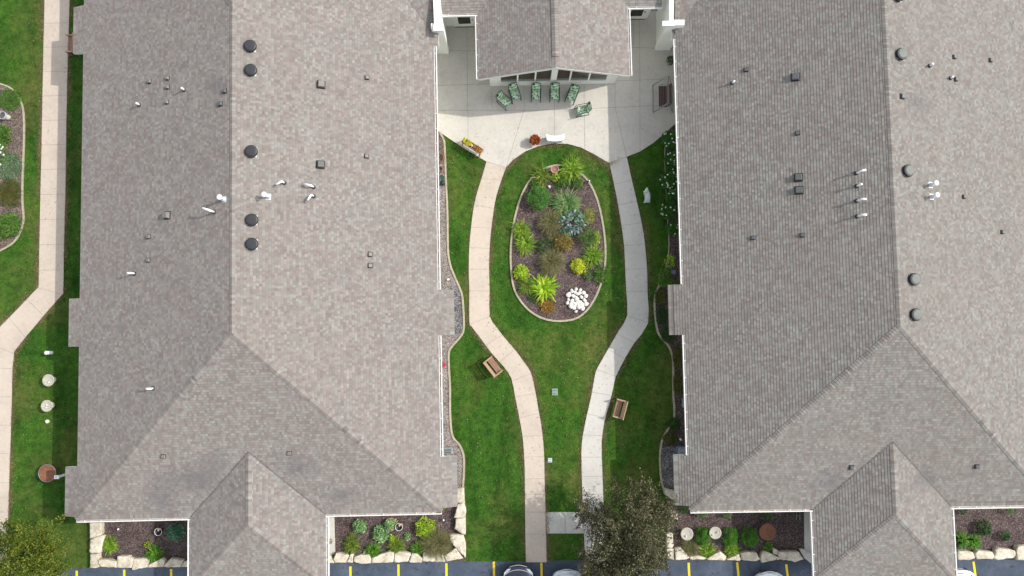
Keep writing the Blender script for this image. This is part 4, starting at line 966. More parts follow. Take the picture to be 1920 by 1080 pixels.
def G(n, a, b, t=0.3, tip=None, g=1.55):
    sc = lambda c: c and tuple(min(.75, x * g) for x in c)
    return leaf_mat(n, sc(a), sc(b), t, sc(tip))
M['lf_day'] = G('daylily_leaves', (0.06, 0.14, 0.012), (0.16, 0.26, 0.025), .35, (0.3, 0.34, 0.06))
M['lf_dayg'] = G('green_daylily_leaves', (0.03, 0.12, 0.01), (0.09, 0.21, 0.02), .35, (0.2, 0.3, 0.05))
M['lf_dayo'] = G('tired_daylily_leaves', (0.05, 0.12, 0.014), (0.13, 0.19, 0.025), .35, (0.28, 0.24, 0.06))
M['lf_lime'] = G('lime_leaves', (0.1, 0.22, 0.01), (0.27, 0.4, 0.02), .35, (0.5, 0.55, 0.09))
M['lf_yellow'] = G('yellow_leaves', (0.18, 0.26, 0.01), (0.45, 0.48, 0.03), .35, (0.65, 0.62, 0.1))
M['lf_gold'] = G('gold_spirea_leaves', (0.13, 0.17, 0.01), (0.26, 0.3, 0.02), .35)
M['lf_shrub'] = G('boxwood_leaves', (0.022, 0.085, 0.013), (0.065, 0.18, 0.028), .3, (0.13, 0.26, 0.055))
M['lf_dark'] = G('dark_leaves', (0.012, 0.04, 0.009), (0.032, 0.085, 0.018), .25)
M['lf_mid'] = G('mid_green_leaves', (0.032, 0.085, 0.013), (0.085, 0.17, 0.028), .3)
M['lf_ever'] = G('evergreen_sprays', (0.016, 0.075, 0.006), (0.06, 0.17, 0.014), .25)
M['lf_sedum'] = G('sedum_leaves', (0.06, 0.14, 0.05), (0.17, 0.29, 0.12), .25, (0.36, 0.48, 0.24))
M['lf_blue'] = G('blue_green_leaves', (0.02, 0.1, 0.05), (0.07, 0.2, 0.11), .25, (0.22, 0.36, 0.27))
M['lf_silver'] = G('silver_leaves', (0.05, 0.15, 0.05), (0.17, 0.2, 0.22), .2, (0.26, 0.27, 0.31))
M['lf_iris'] = G('grey_green_blades', (0.05, 0.12, 0.04), (0.13, 0.24, 0.08), .3, (0.28, 0.24, 0.1))
M['lf_haze'] = G('hazy_grass', (0.09, 0.1, 0.035), (0.17, 0.165, 0.075), .4, (0.28, 0.24, 0.15))
M['lf_orange'] = G('orange_barberry_leaves', (0.08, 0.09, 0.02), (0.22, 0.145, 0.04), .3, (0.32, 0.24, 0.07))
M['lf_rust'] = G('rusty_leaves', (0.1, 0.09, 0.015), (0.25, 0.13, 0.03), .3)
M['lf_mixed'] = G('mixed_groundcover', (0.025, 0.055, 0.01), (0.075, 0.1, 0.02), .3, (0.22, 0.1, 0.02))
M['lf_cover'] = G('grey_groundcover', (0.05, 0.1, 0.05), (0.12, 0.19, 0.1), .25, (0.22, 0.28, 0.18))
M['lf_shade'] = G('hydrangea_leaves', (0.016, 0.065, 0.01), (0.045, 0.13, 0.02), .3)
M['petal'] = plain('white_petals', (0.72, 0.76, 0.68), 0.8)
M['petal_y'] = G('yellow_petals', (0.45, 0.42, 0.02), (0.7, 0.66, 0.04), .3)
M['petal_r'] = G('red_petals_leaves', (0.13, 0.008, 0.02), (0.4, 0.05, 0.02), .3, (0.6, 0.28, 0.05), 1)
M['petal_o'] = G('orange_green_leaves', (0.14, 0.13, 0.02), (0.42, 0.2, 0.04), .3, (0.5, 0.08, 0.07))

DL = 'strap-leaved clumps in the oval bed'
mound('shrub', 1010, 371, 26.9, .85, M['lf_shrub'], 'round bright green shrub, the largest ball in the oval bed', 'shrub', 1500, .085, .045)
clump('daylily', 1016, 330, 20.2, .5, M['lf_dayo'], 'yellowing daylily left of the terracotta bowl in the oval bed', 'plant', 90, .028)
clump('daylily', 1070, 318, 25.8, .6, M['lf_day'], 'tall yellow-green daylily right of the terracotta bowl in the oval bed', 'plant', 150, .03)
mound('perennial', 1043, 333, 10.1, .3, M['lf_lime'], 'small pale green leafy plant just below the terracotta bowl', 'plant', 90, .11, .06)
mound('perennial', 1056, 341, 12.3, .4, M['lf_mid'], 'fresh green leafy plant between the tall daylily and the bare mulch', 'plant', 160, .12, .06)
mound('perennial', 1044, 352, 6.7, .2, M['lf_mid'], 'tiny green seedling right of the single white stone', 'plant', 40, .1, .04)
clump('iris', 1063, 383, 28.0, .7, M['lf_iris'], 'grey-green spiky clump right of the round shrub', 'plant', 260, .02)
mound('silver_plant', 1072, 415, 30.2, .5, M['lf_silver'], 'silvery plant with broad curling leaves in the middle of the oval bed', 'plant', 120, .3, .12, ry=22)
mound('spirea', 1104, 405, 12.3, .5, M['lf_gold'], 'narrow golden-yellow shrub right of the silvery plant', 'shrub', 420, .06, .025, ry=19)
clump('ornamental_grass', 1032, 418, 23.5, .8, M['lf_haze'], 'hazy brown-green grass left of the silvery plant', 'plant', 700, .008, stiff=.1)
mound('shrub', 1101, 443, 21.3, .6, M['lf_mid'], 'dark green bushy plant below the golden shrub', 'shrub', 700, .09, .03)
mound('barberry', 1056, 455, 20.2, .5, M['lf_orange'], 'orange-brown barberry in the middle of the oval bed', 'shrub', 800, .11, .04)
mound('perennial', 1022, 461, 20.2, .3, M['lf_dark'], 'low dark green plant left of the orange barberry', 'plant', 220, .13, .05)
clump('daylily', 976, 430, 19.0, .5, M['lf_day'], 'daylily by the left edging, upper of the two left of the orange barberry', 'plant', 110, .024)
clump('daylily', 984, 459, 20.2, .5, M['lf_day'], 'daylily by the left edging, lower of the two left of the orange barberry', 'plant', 120, .024)
clump('ornamental_grass', 1034, 492, 24.6, .8, M['lf_haze'], 'hazy olive grass ball below the orange barberry', 'plant', 900, .007, stiff=.05)
clump('daylily', 1111, 480, 21.3, .5, M['lf_day'], 'yellow-green daylily by the right edging of the oval bed', 'plant', 150, .022)
mound('hosta', 1084, 499, 15.7, .4, M['lf_yellow'], 'bright yellow leafy clump right of the hazy olive grass ball', 'plant', 390, .12, .05)
mound('hosta', 977, 511, 15.7, .4, M['lf_lime'], 'bright lime leafy clump by the lower left edging of the oval bed', 'plant', 390, .12, .05)
clump('daylily', 1019, 540, 26.9, .5, M['lf_lime'], 'largest lime clump with broad blades at the bottom of the oval bed', 'plant', 110, .05)
clump('daylily', 988, 536, 19.0, .45, M['lf_dayo'], 'dull green daylily left of the largest lime clump', 'plant', 110, .02)
mound('perennial', 1001, 557, 11.2, .25, M['lf_dark'], 'small dark green plant at the lower left of the largest lime clump', 'plant', 90, .11, .05)
clump('daylily', 1025, 574, 16.8, .3, M['lf_rust'], 'rusty dying clump below the largest lime clump', 'plant', 90, .018)
mound('weed', 1127, 515, 14.6, .3, M['lf_mid'], 'green weeds spilling over the right edging of the oval bed', 'plant', 300, .12, .05, ry=18)
mound('perennial', 1103, 515, 10.1, .25, M['lf_mid'], 'small green plant right below the bright yellow clump', 'plant', 80, .11, .05)
mound('perennial', 1001, 345, 9, .25, M['lf_mid'], 'low green leaves between the yellowing daylily and the round shrub', 'plant', 140, .1, .05)
mound('perennial', 1083, 345, 11, .3, M['lf_mid'], 'low green leaves under the tall daylily of the oval bed', 'plant', 170, .1, .05)
mound('perennial', 1118, 447, 9, .4, M['lf_lime'], 'pale green sprays at the right side of the dark bushy plant', 'shrub', 190, .09, .03, ry=16)
mound('perennial', 1060, 437, 12, .25, M['lf_blue'], 'grey-green leaves spilling from the foot of the silvery plant', 'plant', 150, .14, .06)
clump('ornamental_grass', 1038, 445, 12, .4, M['lf_haze'], 'small hazy tuft between the silvery plant and the orange barberry', 'plant', 260, .008)
def litter():
    m = MB(); q = random.Random(21); ovp = wp(OVAL)
    for i in range(900):
        x, y = q.uniform(-.2, 5.6), q.uniform(.3, 10); p = Vector((x, y, .046))
        if not inside(np.array([x]), np.array([y]), ovp)[0]: continue
        a = q.uniform(0, 6.28); L = q.uniform(.02, .06); d = Vector((math.cos(a), math.sin(a), 0)) * L; n = Vector((-d.y, d.x, 0)) * q.uniform(.15, .45); u = Vector((0, 0, q.uniform(0, .02)))
        m.poly([p - d, p - n + u, p + d, p + n + u], q.choice((0, 0, 1)))
    kind(m.build('leaf_litter', [M['litter'], M['litter_g']]), 'stuff')
def turf_litter():
    m = MB(); q = random.Random(31); keep = [wp(k) for k in (OVAL, LBED, ASPH, BED1, BED2, BED3)]
    for i in range(2600):
        x, y = (q.uniform(-4, 9), q.uniform(-13, 12)) if i % 3 else (q.uniform(-29, -22), q.uniform(-13, 19)); a_ = (np.array([x]), np.array([y]))
        if any(inside(*a_, k)[0] for k in keep): continue
        a = q.uniform(0, 6.28); L = q.uniform(.012, .045); d = Vector((math.cos(a), math.sin(a), 0)) * L; n = Vector((-d.y, d.x, 0)) * q.uniform(.3, .7); p = Vector((x, y, .042)); u = Vector((0, 0, q.uniform(0, .015)))
        m.poly([p - d, p - n + u, p + d, p + n + u], q.choice((0, 0, 1)))
    kind(m.build('fallen_leaves', [M['litter'], M['litter_g']]), 'stuff')
M['litter'] = plain('dry_litter', (.3, .22, .15), .95, var=.4, scale=3); M['litter_g'] = plain('green_litter', (.12, .15, .05), .95, var=.4, scale=3); litter(); turf_litter()
# far left bed
clump('daylily', 207, 1021, 16, .45, M['lf_day'], 'yellow-green daylily beside the limestone slabs of the far left bed', 'plant', 110, .026)
clump('daylily', 290, 1037, 17, .5, M['lf_dayg'], 'green daylily hanging over the limestone blocks of the far left bed', 'plant', 130, .024)
mound('perennial', 277, 1021, 6, .25, M['lf_gold'], 'small yellowish plant above the overhanging daylily', 'plant', 50, .09, .05)
mound('sedum', 328, 998, 16, .5, M['lf_blue'], 'round blue-green plant right of the white-rimmed pot in the far left bed', 'plant', 630, .1, .05)
# second bed
mound('sedum', 674, 987, 13, .4, M['lf_sedum'], 'round pale green sedum nearest the concrete strip of the left wing', 'plant', 345, .1, .075)
clump('daylily', 660, 1020, 14, .5, M['lf_dayo'], 'browning grassy clump below the round sedum', 'plant', 160, .016, ry=20)
mound('sedum', 714, 1001, 16, .4, M['lf_sedum'], 'wide blue-green sedum in the middle of the sedum bed', 'plant', 450, .11, .08)
clump('daylily', 699, 1031, 14, .5, M['lf_dayg'], 'upright green daylily leaning over the limestone, below the wide sedum', 'plant', 140, .02)
mound('perennial', 737, 1010, 8, .3, M['lf_lime'], 'small bright green tuft above the yellowing daylily of the sedum bed', 'plant', 80, .1, .06)
clump('daylily', 743, 1023, 17, .5, M['lf_dayo'], 'yellowing daylily in front of the mottled limestone block', 'plant', 150, .02)
mound('sedum', 732, 983, 12, .4, M['lf_sedum'], 'sedum in the brown pot beside the dark pot', 'plant', 225, .1, .07)
mound('shrub', 797, 990, 20, .6, M['lf_lime'], 'bright lime green rounded shrub at the right of the sedum bed', 'shrub', 620, .11, .05)
mound('perennial', 764, 1006, 6, .25, M['lf_sedum'], 'tiny green plant between the yellowing daylily and the lime shrub', 'plant', 50, .1, .06)
clump('daylily', 783, 1028, 12, .45, M['lf_dayg'], 'dark green daylily left of the big hazy grass', 'plant', 120, .02)
clump('ornamental_grass', 819, 1019, 28, .9, M['lf_haze'], 'biggest hazy grass, at the corner of the sedum bed', 'plant', 1300, .007, stiff=.05)
mound('perennial', 619, 1015, 5, .25, M['lf_rust'], 'tiny potted plant on the concrete strip of the left wing', 'plant', 60, .07, .04)
# right beds
UE = 'low green mounds peeping out from under the right building gutter'
mound('shrub', 1282, 953, 11, .5, M['lf_mid'], 'green mound under the roof corner beside the dark tree', 'shrub', 260, .07, .03)
mound('shrub', 1316, 960, 12, .5, M['lf_mid'], 'green mound half under the gutter above the left cushion shrub', 'shrub', 260, .07, .03)
mound('shrub', 1363, 961, 12, .5, M['lf_mid'], 'green mound half under the gutter above the middle cushion shrub', 'shrub', 260, .07, .03)
mound('shrub', 1440, 962, 14, .55, M['lf_mid'], 'green mound half under the gutter directly above the rusty bowl', 'shrub', 300, .07, .03)
mound('cushion_shrub', 1318, 1006, 17, .7, M['lf_ever'], 'clipped evergreen between the two speckled birdbaths', 'shrub', 1900, .06, .025, ry=19)
mound('cushion_shrub', 1369, 1007, 17, .7, M['lf_ever'], 'clipped evergreen right of the two speckled birdbaths', 'shrub', 1900, .06, .025, ry=19)
mound('cushion_shrub', 1405, 1007, 19, .7, M['lf_ever'], 'darkest clipped evergreen left of the rusty bowl', 'shrub', 2100, .06, .025, ry=20)
clump('ornamental_grass', 1293, 1027, 18, .6, M['lf_haze'], 'small hazy grass below the left speckled birdbath', 'plant', 600, .008, stiff=.1)
clump('daylily', 1326, 1031, 15, .45, M['lf_day'], 'daylily below the evergreen between the two speckled birdbaths', 'plant', 120, .022)
clump('daylily', 1372, 1031, 15, .45, M['lf_day'], 'daylily below the evergreen right of the two speckled birdbaths', 'plant', 120, .022)
clump('daylily', 1440, 1026, 9, .4, M['lf_dayg'], 'small green daylily below the rusty bowl', 'plant', 60, .022)
clump('daylily', 1803, 1012, 12, .5, M['lf_dayg'], 'daylily tight against the right wing gutter', 'plant', 100, .024, ry=18)
clump('daylily', 1826, 1014, 13, .45, M['lf_dayg'], 'second daylily from the right wing gutter', 'plant', 100, .022)
mound('shrub', 1846, 990, 15, .6, M['lf_dark'], 'dark green shrub above the second daylily of the far right bed', 'shrub', 380, .1, .06)
mound('shrub', 1885, 1005, 10, .5, M['lf_dark'], 'smallest dark shrub standing alone in the far right bed', 'shrub', 220, .08, .05)
mound('shrub', 1804, 957, 9, .5, M['lf_dark'], 'dark mound under the gutter corner of the far right bed', 'shrub', 150, .08, .04)
mound('shrub', 1893, 956, 9, .5, M['lf_mid'], 'bright mound under the gutter near the right edge of the view', 'shrub', 150, .08, .04)
# strip along the right building
for (x, y, r, k, lb) in ((1258, 262, 15, 8, 'white-flowered bush at the patio corner of the flower border'), (1262, 300, 15, 12, 'white-flowered bush above the animal statue level, second in the flower border'), (1256, 338, 16, 15, 'white-flowered bush level with the top of the animal statue'),
                     (1263, 366, 12, 12, 'white-flowered bush right of the animal statue against the wall'), (1254, 394, 13, 6, 'sparse white-flowered bush just below the animal statue level'), (1264, 428, 11, 3, 'lowest white-flowered bush of the flower border')):
    mound('flowering_shrub', x, y, r * 1.25, .9, M['lf_shade'], lb, 'shrub', 600, .12, .07, group='white-flowered bushes along the right building', flowers=(k + 3, .05, M['petal']))
mound('perennial', 1247, 521, 14, .6, M['lf_mid'], 'bright green leafy plant beside the blue-grey lantern', 'plant', 320, .13, .06, ry=20)
mound('perennial', 1257, 490, 9, .5, M['lf_lime'], 'pale green plant above the blue-grey lantern', 'plant', 130, .12, .04, ry=14)
mound('shrub', 1259, 113, 9, .6, M['lf_dark'], 'dark green plant on the patio by the right wall below the pier', 'plant', 220, .1, .04)
for (x, y, r, ry, mt, lb) in ((1237, 556, 9, 13, 'lf_mixed', 'orange-tinged low plant at the top of the edged border beside the bay'), (1241, 592, 10, 18, 'lf_dark', 'dark low plant midway down the edged border beside the bay'), (1252, 628, 11, 14, 'lf_dark', 'dark low plant where the edged border narrows below the bay'),
                          (1270, 668, 8, 20, 'lf_mixed', 'brownish low plant in the narrow border, above bench height'), (1270, 718, 7, 20, 'lf_mixed', 'brownish low plant in the narrow border, level with the path bend'), (1264, 795, 10, 12, 'lf_dark', 'dark leafy plant where the edging turns back out'), (1256, 822, 13, 10, 'lf_mixed', 'orange-flowered plant above the blue gravel')):
    mound('perennial', x, y, r * 1.2, .25, M[mt], lb, 'plant', 380, .09, .045, ry=ry * 1.25)
mb = MB()
# far left garden
mound('ground_cover', 20, 187, 26, .12, M['lf_mid'], 'green patch of low plants at the top of the far left garden bed', 'plant', 1300, .08, .04, ry=24)
mound('ground_cover', 4, 254, 17, .2, M['lf_mid'], 'leafy plant left of the bare soil in the far left garden bed', 'plant', 700, .12, .06, ry=22)
mound('flowering_plant', 1, 290, 11, .7, M['lf_mid'], 'white-flowered plant at the left edge of the far left garden bed', 'plant', 220, .1, .05, ry=22, flowers=(18, .06, M['petal']))
mound('ground_cover', 18, 312, 27, .14, M['lf_cover'], 'grey-green ground cover in the middle of the far left garden bed', 'plant', 2400, .06, .03, ry=32)
mound('ground_cover', 18, 362, 26, .13, M['lf_mixed'], 'yellow-orange ground cover above the dark shrub of the far left garden bed', 'plant', 2300, .06, .03, ry=32)
mound('shrub', 12, 423, 30, .5, M['lf_mid'], 'dense green shrub at the bottom of the far left garden bed', 'shrub', 1500, .1, .05, ry=26)

# ------------------------------------------------------------------ trees
def tree(name, px, py, r, h, zc, mat, label, ncl, per, L, Wd, seed, lobes):
    rg = np.random.default_rng(seed); R2 = random.Random(seed)
    c = P(px, py, zc); root = thing(name, label, 'tree', (c.x, c.y, 0))
    t = MB(); tips = []
    tr = [Vector((0.05 * math.sin(i), 0.06 * math.cos(i * 1.3), zc * 0.62 * i / 5)) for i in range(6)]
    t.tube(tr, 0.13, 9, r2=0.085)
    # boughs: clusters of leaves gathered round a few uneven lobes of the crown
    cl = []; W_ = np.array([l[2] ** 2 for l in lobes], float); W_ /= W_.sum()
    while len(cl) < ncl:
        lx, ly, lr, lz = lobes[rg.choice(len(lobes), p=W_)]
        q = rg.normal(0, .5, 3)
        if np.linalg.norm(q) > 1.15: continue
        e = P(lx, ly, lz) - Vector((c.x, c.y, 0)); rr = lr / 33.5
        cl.append(np.array([e.x + q[0] * rr, e.y + q[1] * rr, e.z + q[2] * rr * .8]))
    for k in cl[::2]:
        s = tr[R2.choice((3, 4, 5))]; e = Vector(k); mdl = s.lerp(e, .5) + Vector((0, 0, .12)) + Vector((R2.gauss(0, .1), R2.gauss(0, .1), 0))
        t.tube([s, mdl, e], 0.035, 5, r2=0.008)
    t.build('trunk', M['bark'], root)
    pos = []; 
    for k in cl:
        sp = rg.uniform(.1, .32)
        m_ = int(per * rg.uniform(.5, 1.5)); p = rg.normal(0, 1, (m_, 3)) * np.array([sp, sp, sp * .7])
        # a few shoots sticking out
        d = unit(rg.normal(0, 1, (1, 3)) + np.array([[k[0], k[1], .6]]) * .6)[0]
        p[:m_ // 3] = d[None, :] * rg.uniform(0, .95, (m_ // 3, 1)) + rg.normal(0, .05, (m_ // 3, 3))
        pos.append(p + k)
    pos = np.concatenate(pos); n = len(pos)
    ax = unit(rg.normal(0, 1, (n, 3))); nor = unit(rg.normal(0, .6, (n, 3)) + [0, 0, .7])
    sc = rg.uniform(.6, 1.3, n); V, Fc = leaf_quads(pos, ax, nor, L * sc, Wd * sc)
    tri_mesh('crown', V, Fc, mat, root); return root
M['bark'] = plain('bark', (0.07, 0.055, 0.045), 0.95, var=.3, scale=12)
M['lf_crab'] = G('dark_crabapple_leaves', (0.014, 0.017, 0.009), (0.07, 0.07, 0.034), .25, (0.2, 0.18, 0.1))
M['lf_locust'] = G('yellow_green_tree_leaves', (0.02, 0.048, 0.006), (0.1, 0.13, 0.013), .33, (0.2, 0.18, 0.03))
tree('ornamental_tree', 1180, 1016, 2.9, 5.2, 3.2, M['lf_crab'], 'dark purplish-green tree between the right path and the right building', 340, 210, .085, .055, 4,
     [(1112, 968, 30, 3.0), (1150, 990, 34, 4.0), (1196, 945, 38, 3.6), (1236, 958, 26, 3.0), (1190, 1000, 52, 4.6), (1140, 1040, 48, 3.8), (1222, 1035, 44, 3.8), (1185, 1065, 50, 3.6), (1160, 1090, 60, 3.0)])
tree('shade_tree', 26, 1066, 2.7, 5.4, 3.5, M['lf_locust'], 'yellow-green tree in the bottom left corner beside the sidewalk', 190, 150, .09, .06, 8,
     [(10, 1012, 28, 3.2), (70, 1012, 30, 3.4), (30, 1045, 50, 4.4), (92, 1040, 28, 3.2), (60, 1075, 55, 3.8), (8, 1090, 60, 3.4), (100, 1078, 26, 2.8)])

# ------------------------------------------------------------------ garden furniture
def patio_chair():
    t = thing('patio_chair', '', 'chair', (0, 0, 0), 0, 'leaf-print chairs on the patio')
    # faces -Y
    f = MB()
    for s in (-.29, .29):
        f.tube([(s, -.5, .0), (s, -.44, .3), (s, -.4, .58), (s, -.2, .63), (s, .2, .62), (s, .33, .6)], .018, 7)
        f.tube([(s, .42, .0), (s, .33, .35), (s * .96, .36, .7), (s * .9, .47, .98)], .018, 7)
        f.tube([(s, -.47, .05), (s, .0, .06), (s, .4, .05)], .014, 6)
    f.tube([(-.27, .47, .98), (0, .5, 1.0), (.27, .47, .98)], .018, 7)
    f.tube([(-.29, -.3, .34), (.29, -.3, .34)], .016, 6); f.tube([(-.29, .3, .34), (.29, .3, .34)], .016, 6)
    f.build('frame', M['darkmetal'], t)
    def pad(rows, th):
        m = MB(); n = len(rows); X = [-.25, -.17, 0, .17, .25]; E = [0.0, 1, 1, 1, 0.0]
        top = []; bot = []
        for (y, z, ny, nz), k in zip(rows, [0.3] + [1] * (n - 2) + [0.3]):
            top.append([(x, y + ny * th * max(.3, e) * k, z + nz * th * max(.3, e) * k) for x, e in zip(X, E)]); bot.append([(x, y - ny * .02, z - nz * .02) for x in X])
        vs = [p for r in top for p in r] + [p for r in bot for p in r]; N = n * 5; fs = []
        for i in range(n - 1):
            for j in range(4):
                a = i * 5 + j; fs += [(a, a + 1, a + 6, a + 5), (N + a + 5, N + a + 6, N + a + 1, N + a)]
            fs += [(i * 5, i * 5 + 5, N + i * 5 + 5, N + i * 5), (i * 5 + 4, N + i * 5 + 4, N + i * 5 + 9, i * 5 + 9)]
        for i in (0, n - 1):
            for j in range(4): a = i * 5 + j; fs.append((a, N + a, N + a + 1, a + 1))
        m.grid(vs, fs, 0, True); return m
    pad([(-.4, .4, 0, 1), (-.34, .4, 0, 1), (-.1, .39, 0, 1), (.15, .38, 0, 1), (.3, .37, 0, 1)], .08).build('seat', M['cushion'], t)
    pad([(.29, .4, -1, .3), (.31, .5, -1, .3), (.36, .68, -1, .35), (.43, .88, -1, .4), (.47, .99, -1, .4)], .09).build('backrest', M['cushion'], t)
    return t
CH = [(945, 188, 'leaf-print patio chair turned towards the white bench, leftmost of the row'), (965, 174, 'leaf-print patio chair second from the left of the row, slightly turned'), (1005, 174, 'leaf-print patio chair squarely below the left central window pane, third in the row'),
      (1040, 174, 'leaf-print patio chair squarely below the central window post, fourth in the row'), (1073, 177, 'leaf-print patio chair angled left at the right end of the row by the glass'), (1093, 205, 'leaf-print patio chair standing apart in the sun, in front of the row')]
DIR = [(135, 120), (60, 185), (0, 1), (0, 1), (-90, 225), (-165, 35)]
ch0 = patio_chair(); ch0.scale = (.94, .88, .9)
for i, ((x, y, lb), (dx, dy)) in enumerate(zip(CH, DIR)):
    p = P(x, y, .45); p.z = .03; a = math.atan2(-dy, dx) + math.pi / 2
    if i == 0: ch0.location = p; ch0.rotation_euler = (0, 0, a); ch0['label'] = lb
    else: dup(ch0, p, a, lb)

def wood_bench():
    t = thing('park_bench', '', 'bench', (0, 0, 0), 0, 'brown wooden benches beside the walks')   # faces -Y
    m = MB()
    for y in (-.2, -.09, .02): m.box((0, y, .43), (.96, .1, .03))
    m.build('seat', M['wood'], t, bevel=.005)
    m = MB()
    for k in range(3): m.box((0, .2 + k * .035, .56 + k * .12), (.96, .025, .1), mat=Matrix.Rotation(-.28, 3, 'X'))
    m.build('backrest', M['tanwood'], t, bevel=.004)
    for s in (-.5, .5):
        m = MB(); m.box((s, -.01, .63), (.075, .56, .03)); m.build('armrest', M['tanwood'], t, bevel=.004)
        m = MB(); m.box((s, -.24, .31), (.06, .06, .61)); m.build('leg', M['wood'], t)
        m = MB(); m.bar((s, .2, 0), (s, .29, .86), .06, .06); m.build('leg', M['wood'], t)
    m = MB(); m.box((0, -.24, .36), (.94, .03, .09)); m.box((0, .2, .36), (.94, .03, .09)); m.box((0, .295, .87), (1.08, .05, .05)); m.build('rail', M['tanwood'], t)
    return t
b0 = wood_bench()
p = P(925, 687, .4); p.z = 0; b0.location = p; b0.rotation_euler = (0, 0, math.atan2(25, 32) + math.pi / 2 - .05); b0['label'] = 'brown wooden bench on the lawn left of the left path'
p = P(1161, 766, .4); p.z = 0; dup(b0, p, math.pi * 1.5 - .27, 'brown wooden bench on the shaded lawn right of the right path')
p = P(136, 84, .4); p.z = 0; dup(b0, p, math.pi * 1.5, 'brown wooden bench half under the eave beside the left sidewalk')
b0.rotation_euler = (0, 0, math.atan2(-95, 75) + math.pi)   # faces the path, up and right

def swing():
    p = P(1242, 186, 0); p.z = .03; t = thing('porch_swing', 'dark slatted swing seat in a grey tube frame by the right wall of the patio', 'swing', p, 0.0)
    m = MB(); hx, hy, zt = .57, .82, 1.62
    for s in (-1, 1): m.tube([(s * hx, -hy, .02), (s * hx, hy, .02)], .022, 8)
    for e in (-1, 1):
        for s in (-1, 1): m.tube([(s * hx, e * hy, .02), (s * hx * .55, e * hy, .75), (s * .06, e * hy * .97, zt)], .022, 8)
    m.tube([(0, -hy * .97, zt), (0, hy * .97, zt)], .024, 8)
    m.build('frame', M['steel'], t)
    m = MB()
    for i in range(5): m.box((-.27 + i * .095, 0, .45), (.085, 1.25, .02))
    m.build('seat', M['darkwood'], t)
    m = MB()
    for i in range(4): m.box((.2 + i * .035, 0, .55 + i * .11), (.02, 1.25, .095), mat=Matrix.Rotation(.3, 3, 'Y'))
    m.build('backrest', M['darkwood'], t)
    for e in (-1, 1):
        m = MB(); m.tube([(0, e * .7, zt), (-.15, e * .66, .9), (-.28, e * .63, .47)], .01, 6); m.tube([(0, e * .7, zt), (.1, e * .66, 1.0), (.16, e * .63, .47)], .01, 6)
        m.build('hanger', M['steel'], t)
        m = MB(); m.tube([(-.28, e * .62, .47), (-.25, e * .62, .66), (.1, e * .62, .7), (.25, e * .62, .7)], .016, 6); m.build('armrest', M['steel'], t)
swing()
def white_bench():
    p = P(1041, 260, .2); p.z = .03; t = thing('garden_bench', 'white curved backless garden bench between the patio and the oval lawn', 'bench', p, 0.02)
    m = MB(); n = 12; up, lo = [], []
    for i in range(n + 1):
        x = -.55 + 1.1 * i / n; b = .13 * (x / .55) ** 2
        up.append((x, .1 + b)); lo.append((x * .93, -.24 + b * .6))
    m.prism(lo + up[::-1], .4, .46); m.build('seat', M['white'], t, bevel=.012)
    for s in (-1, 1):
        l = MB(); l.box((s * .4, .0, .2), (.1, .3, .4)); l.box((s * .4, 0, .03), (.14, .36, .06)); l.build('leg', M['white'], t, bevel=.01)
white_bench()
def leafball(root, name, c, r, h, mat, n, L, Wd):
    d = unit(nrng.normal(0, 1, (n, 3))); d[:, 2] = np.abs(d[:, 2]); rad = nrng.uniform(.4, 1, n) ** .5
    pos = d * rad[:, None] * np.array([r[0], r[1], h]) + np.array(c); ax = unit(d + nrng.normal(0, .5, (n, 3))); nor = unit(nrng.normal(0, .4, (n, 3)) + [0, 0, .8])
    s = nrng.uniform(.7, 1.3, n); V, Fc = leaf_quads(pos, ax, nor, L * s, Wd * s); return tri_mesh(name, V, Fc, mat, root)
p = P(1003, 264, .2); p.z = .03
t = thing('flower_pot', 'pot of red and orange flowers left of the white bench', 'flower pot', p)
m = MB(); m.lathe((0, 0, 0), [(.13, 0), (.19, .3), (.215, .3), (.215, .35), (.18, .35), (.17, .31)], 20); m.build('pot', M['terracotta'], t)
leafball(t, 'flowers', (0, 0, .33), (.28, .28), .3, M['petal_r'], 330, .1, .07)
leafball(t, 'foliage', (-.04, -.06, .36), (.2, .2), .27, M['petal_o'], 120, .08, .05)
# trough planter on legs
p = P(886, 275, .4); p.z = .03
t = thing('planter_stand', 'wooden trough planter with yellow and red flowers at the patio edge by the lawn', 'planter', p, math.radians(-33))
m = MB()
for y in (-.16, .16): m.box((0, y, .5), (1.34, .025, .22))
for x in (-.66, 0, .66): m.box((x, 0, .5), (.025, .294, .218))
m.box((0, 0, .42), (1.3, .29, .02)); m.build('trough', M['tanwood'], t)
for x in (-.6, .6):
    for y in (-.15, .15): m = MB(); m.box((x, y * 1.22, .23), (.05, .05, .46)); m.build('leg', M['wood'], t)
m = MB(); m.box((0, 0, .545), (1.28, .28, .02)); m.build('soil', M['soil'], t)
leafball(t, 'yellow_flowers', (-.36, 0.02, .55), (.3, .15), .2, M['petal_y'], 220, .08, .05)
leafball(t, 'red_flowers', (.34, 0.02, .55), (.28, .15), .18, M['petal_o'], 220, .08, .05)
m = MB(); m.lathe((-.01, -.03, .55), [(.05, 0), (.055, .12), (.04, .19), (.01, .22)], 12); m.build('figurine', M['whitestone'], t)

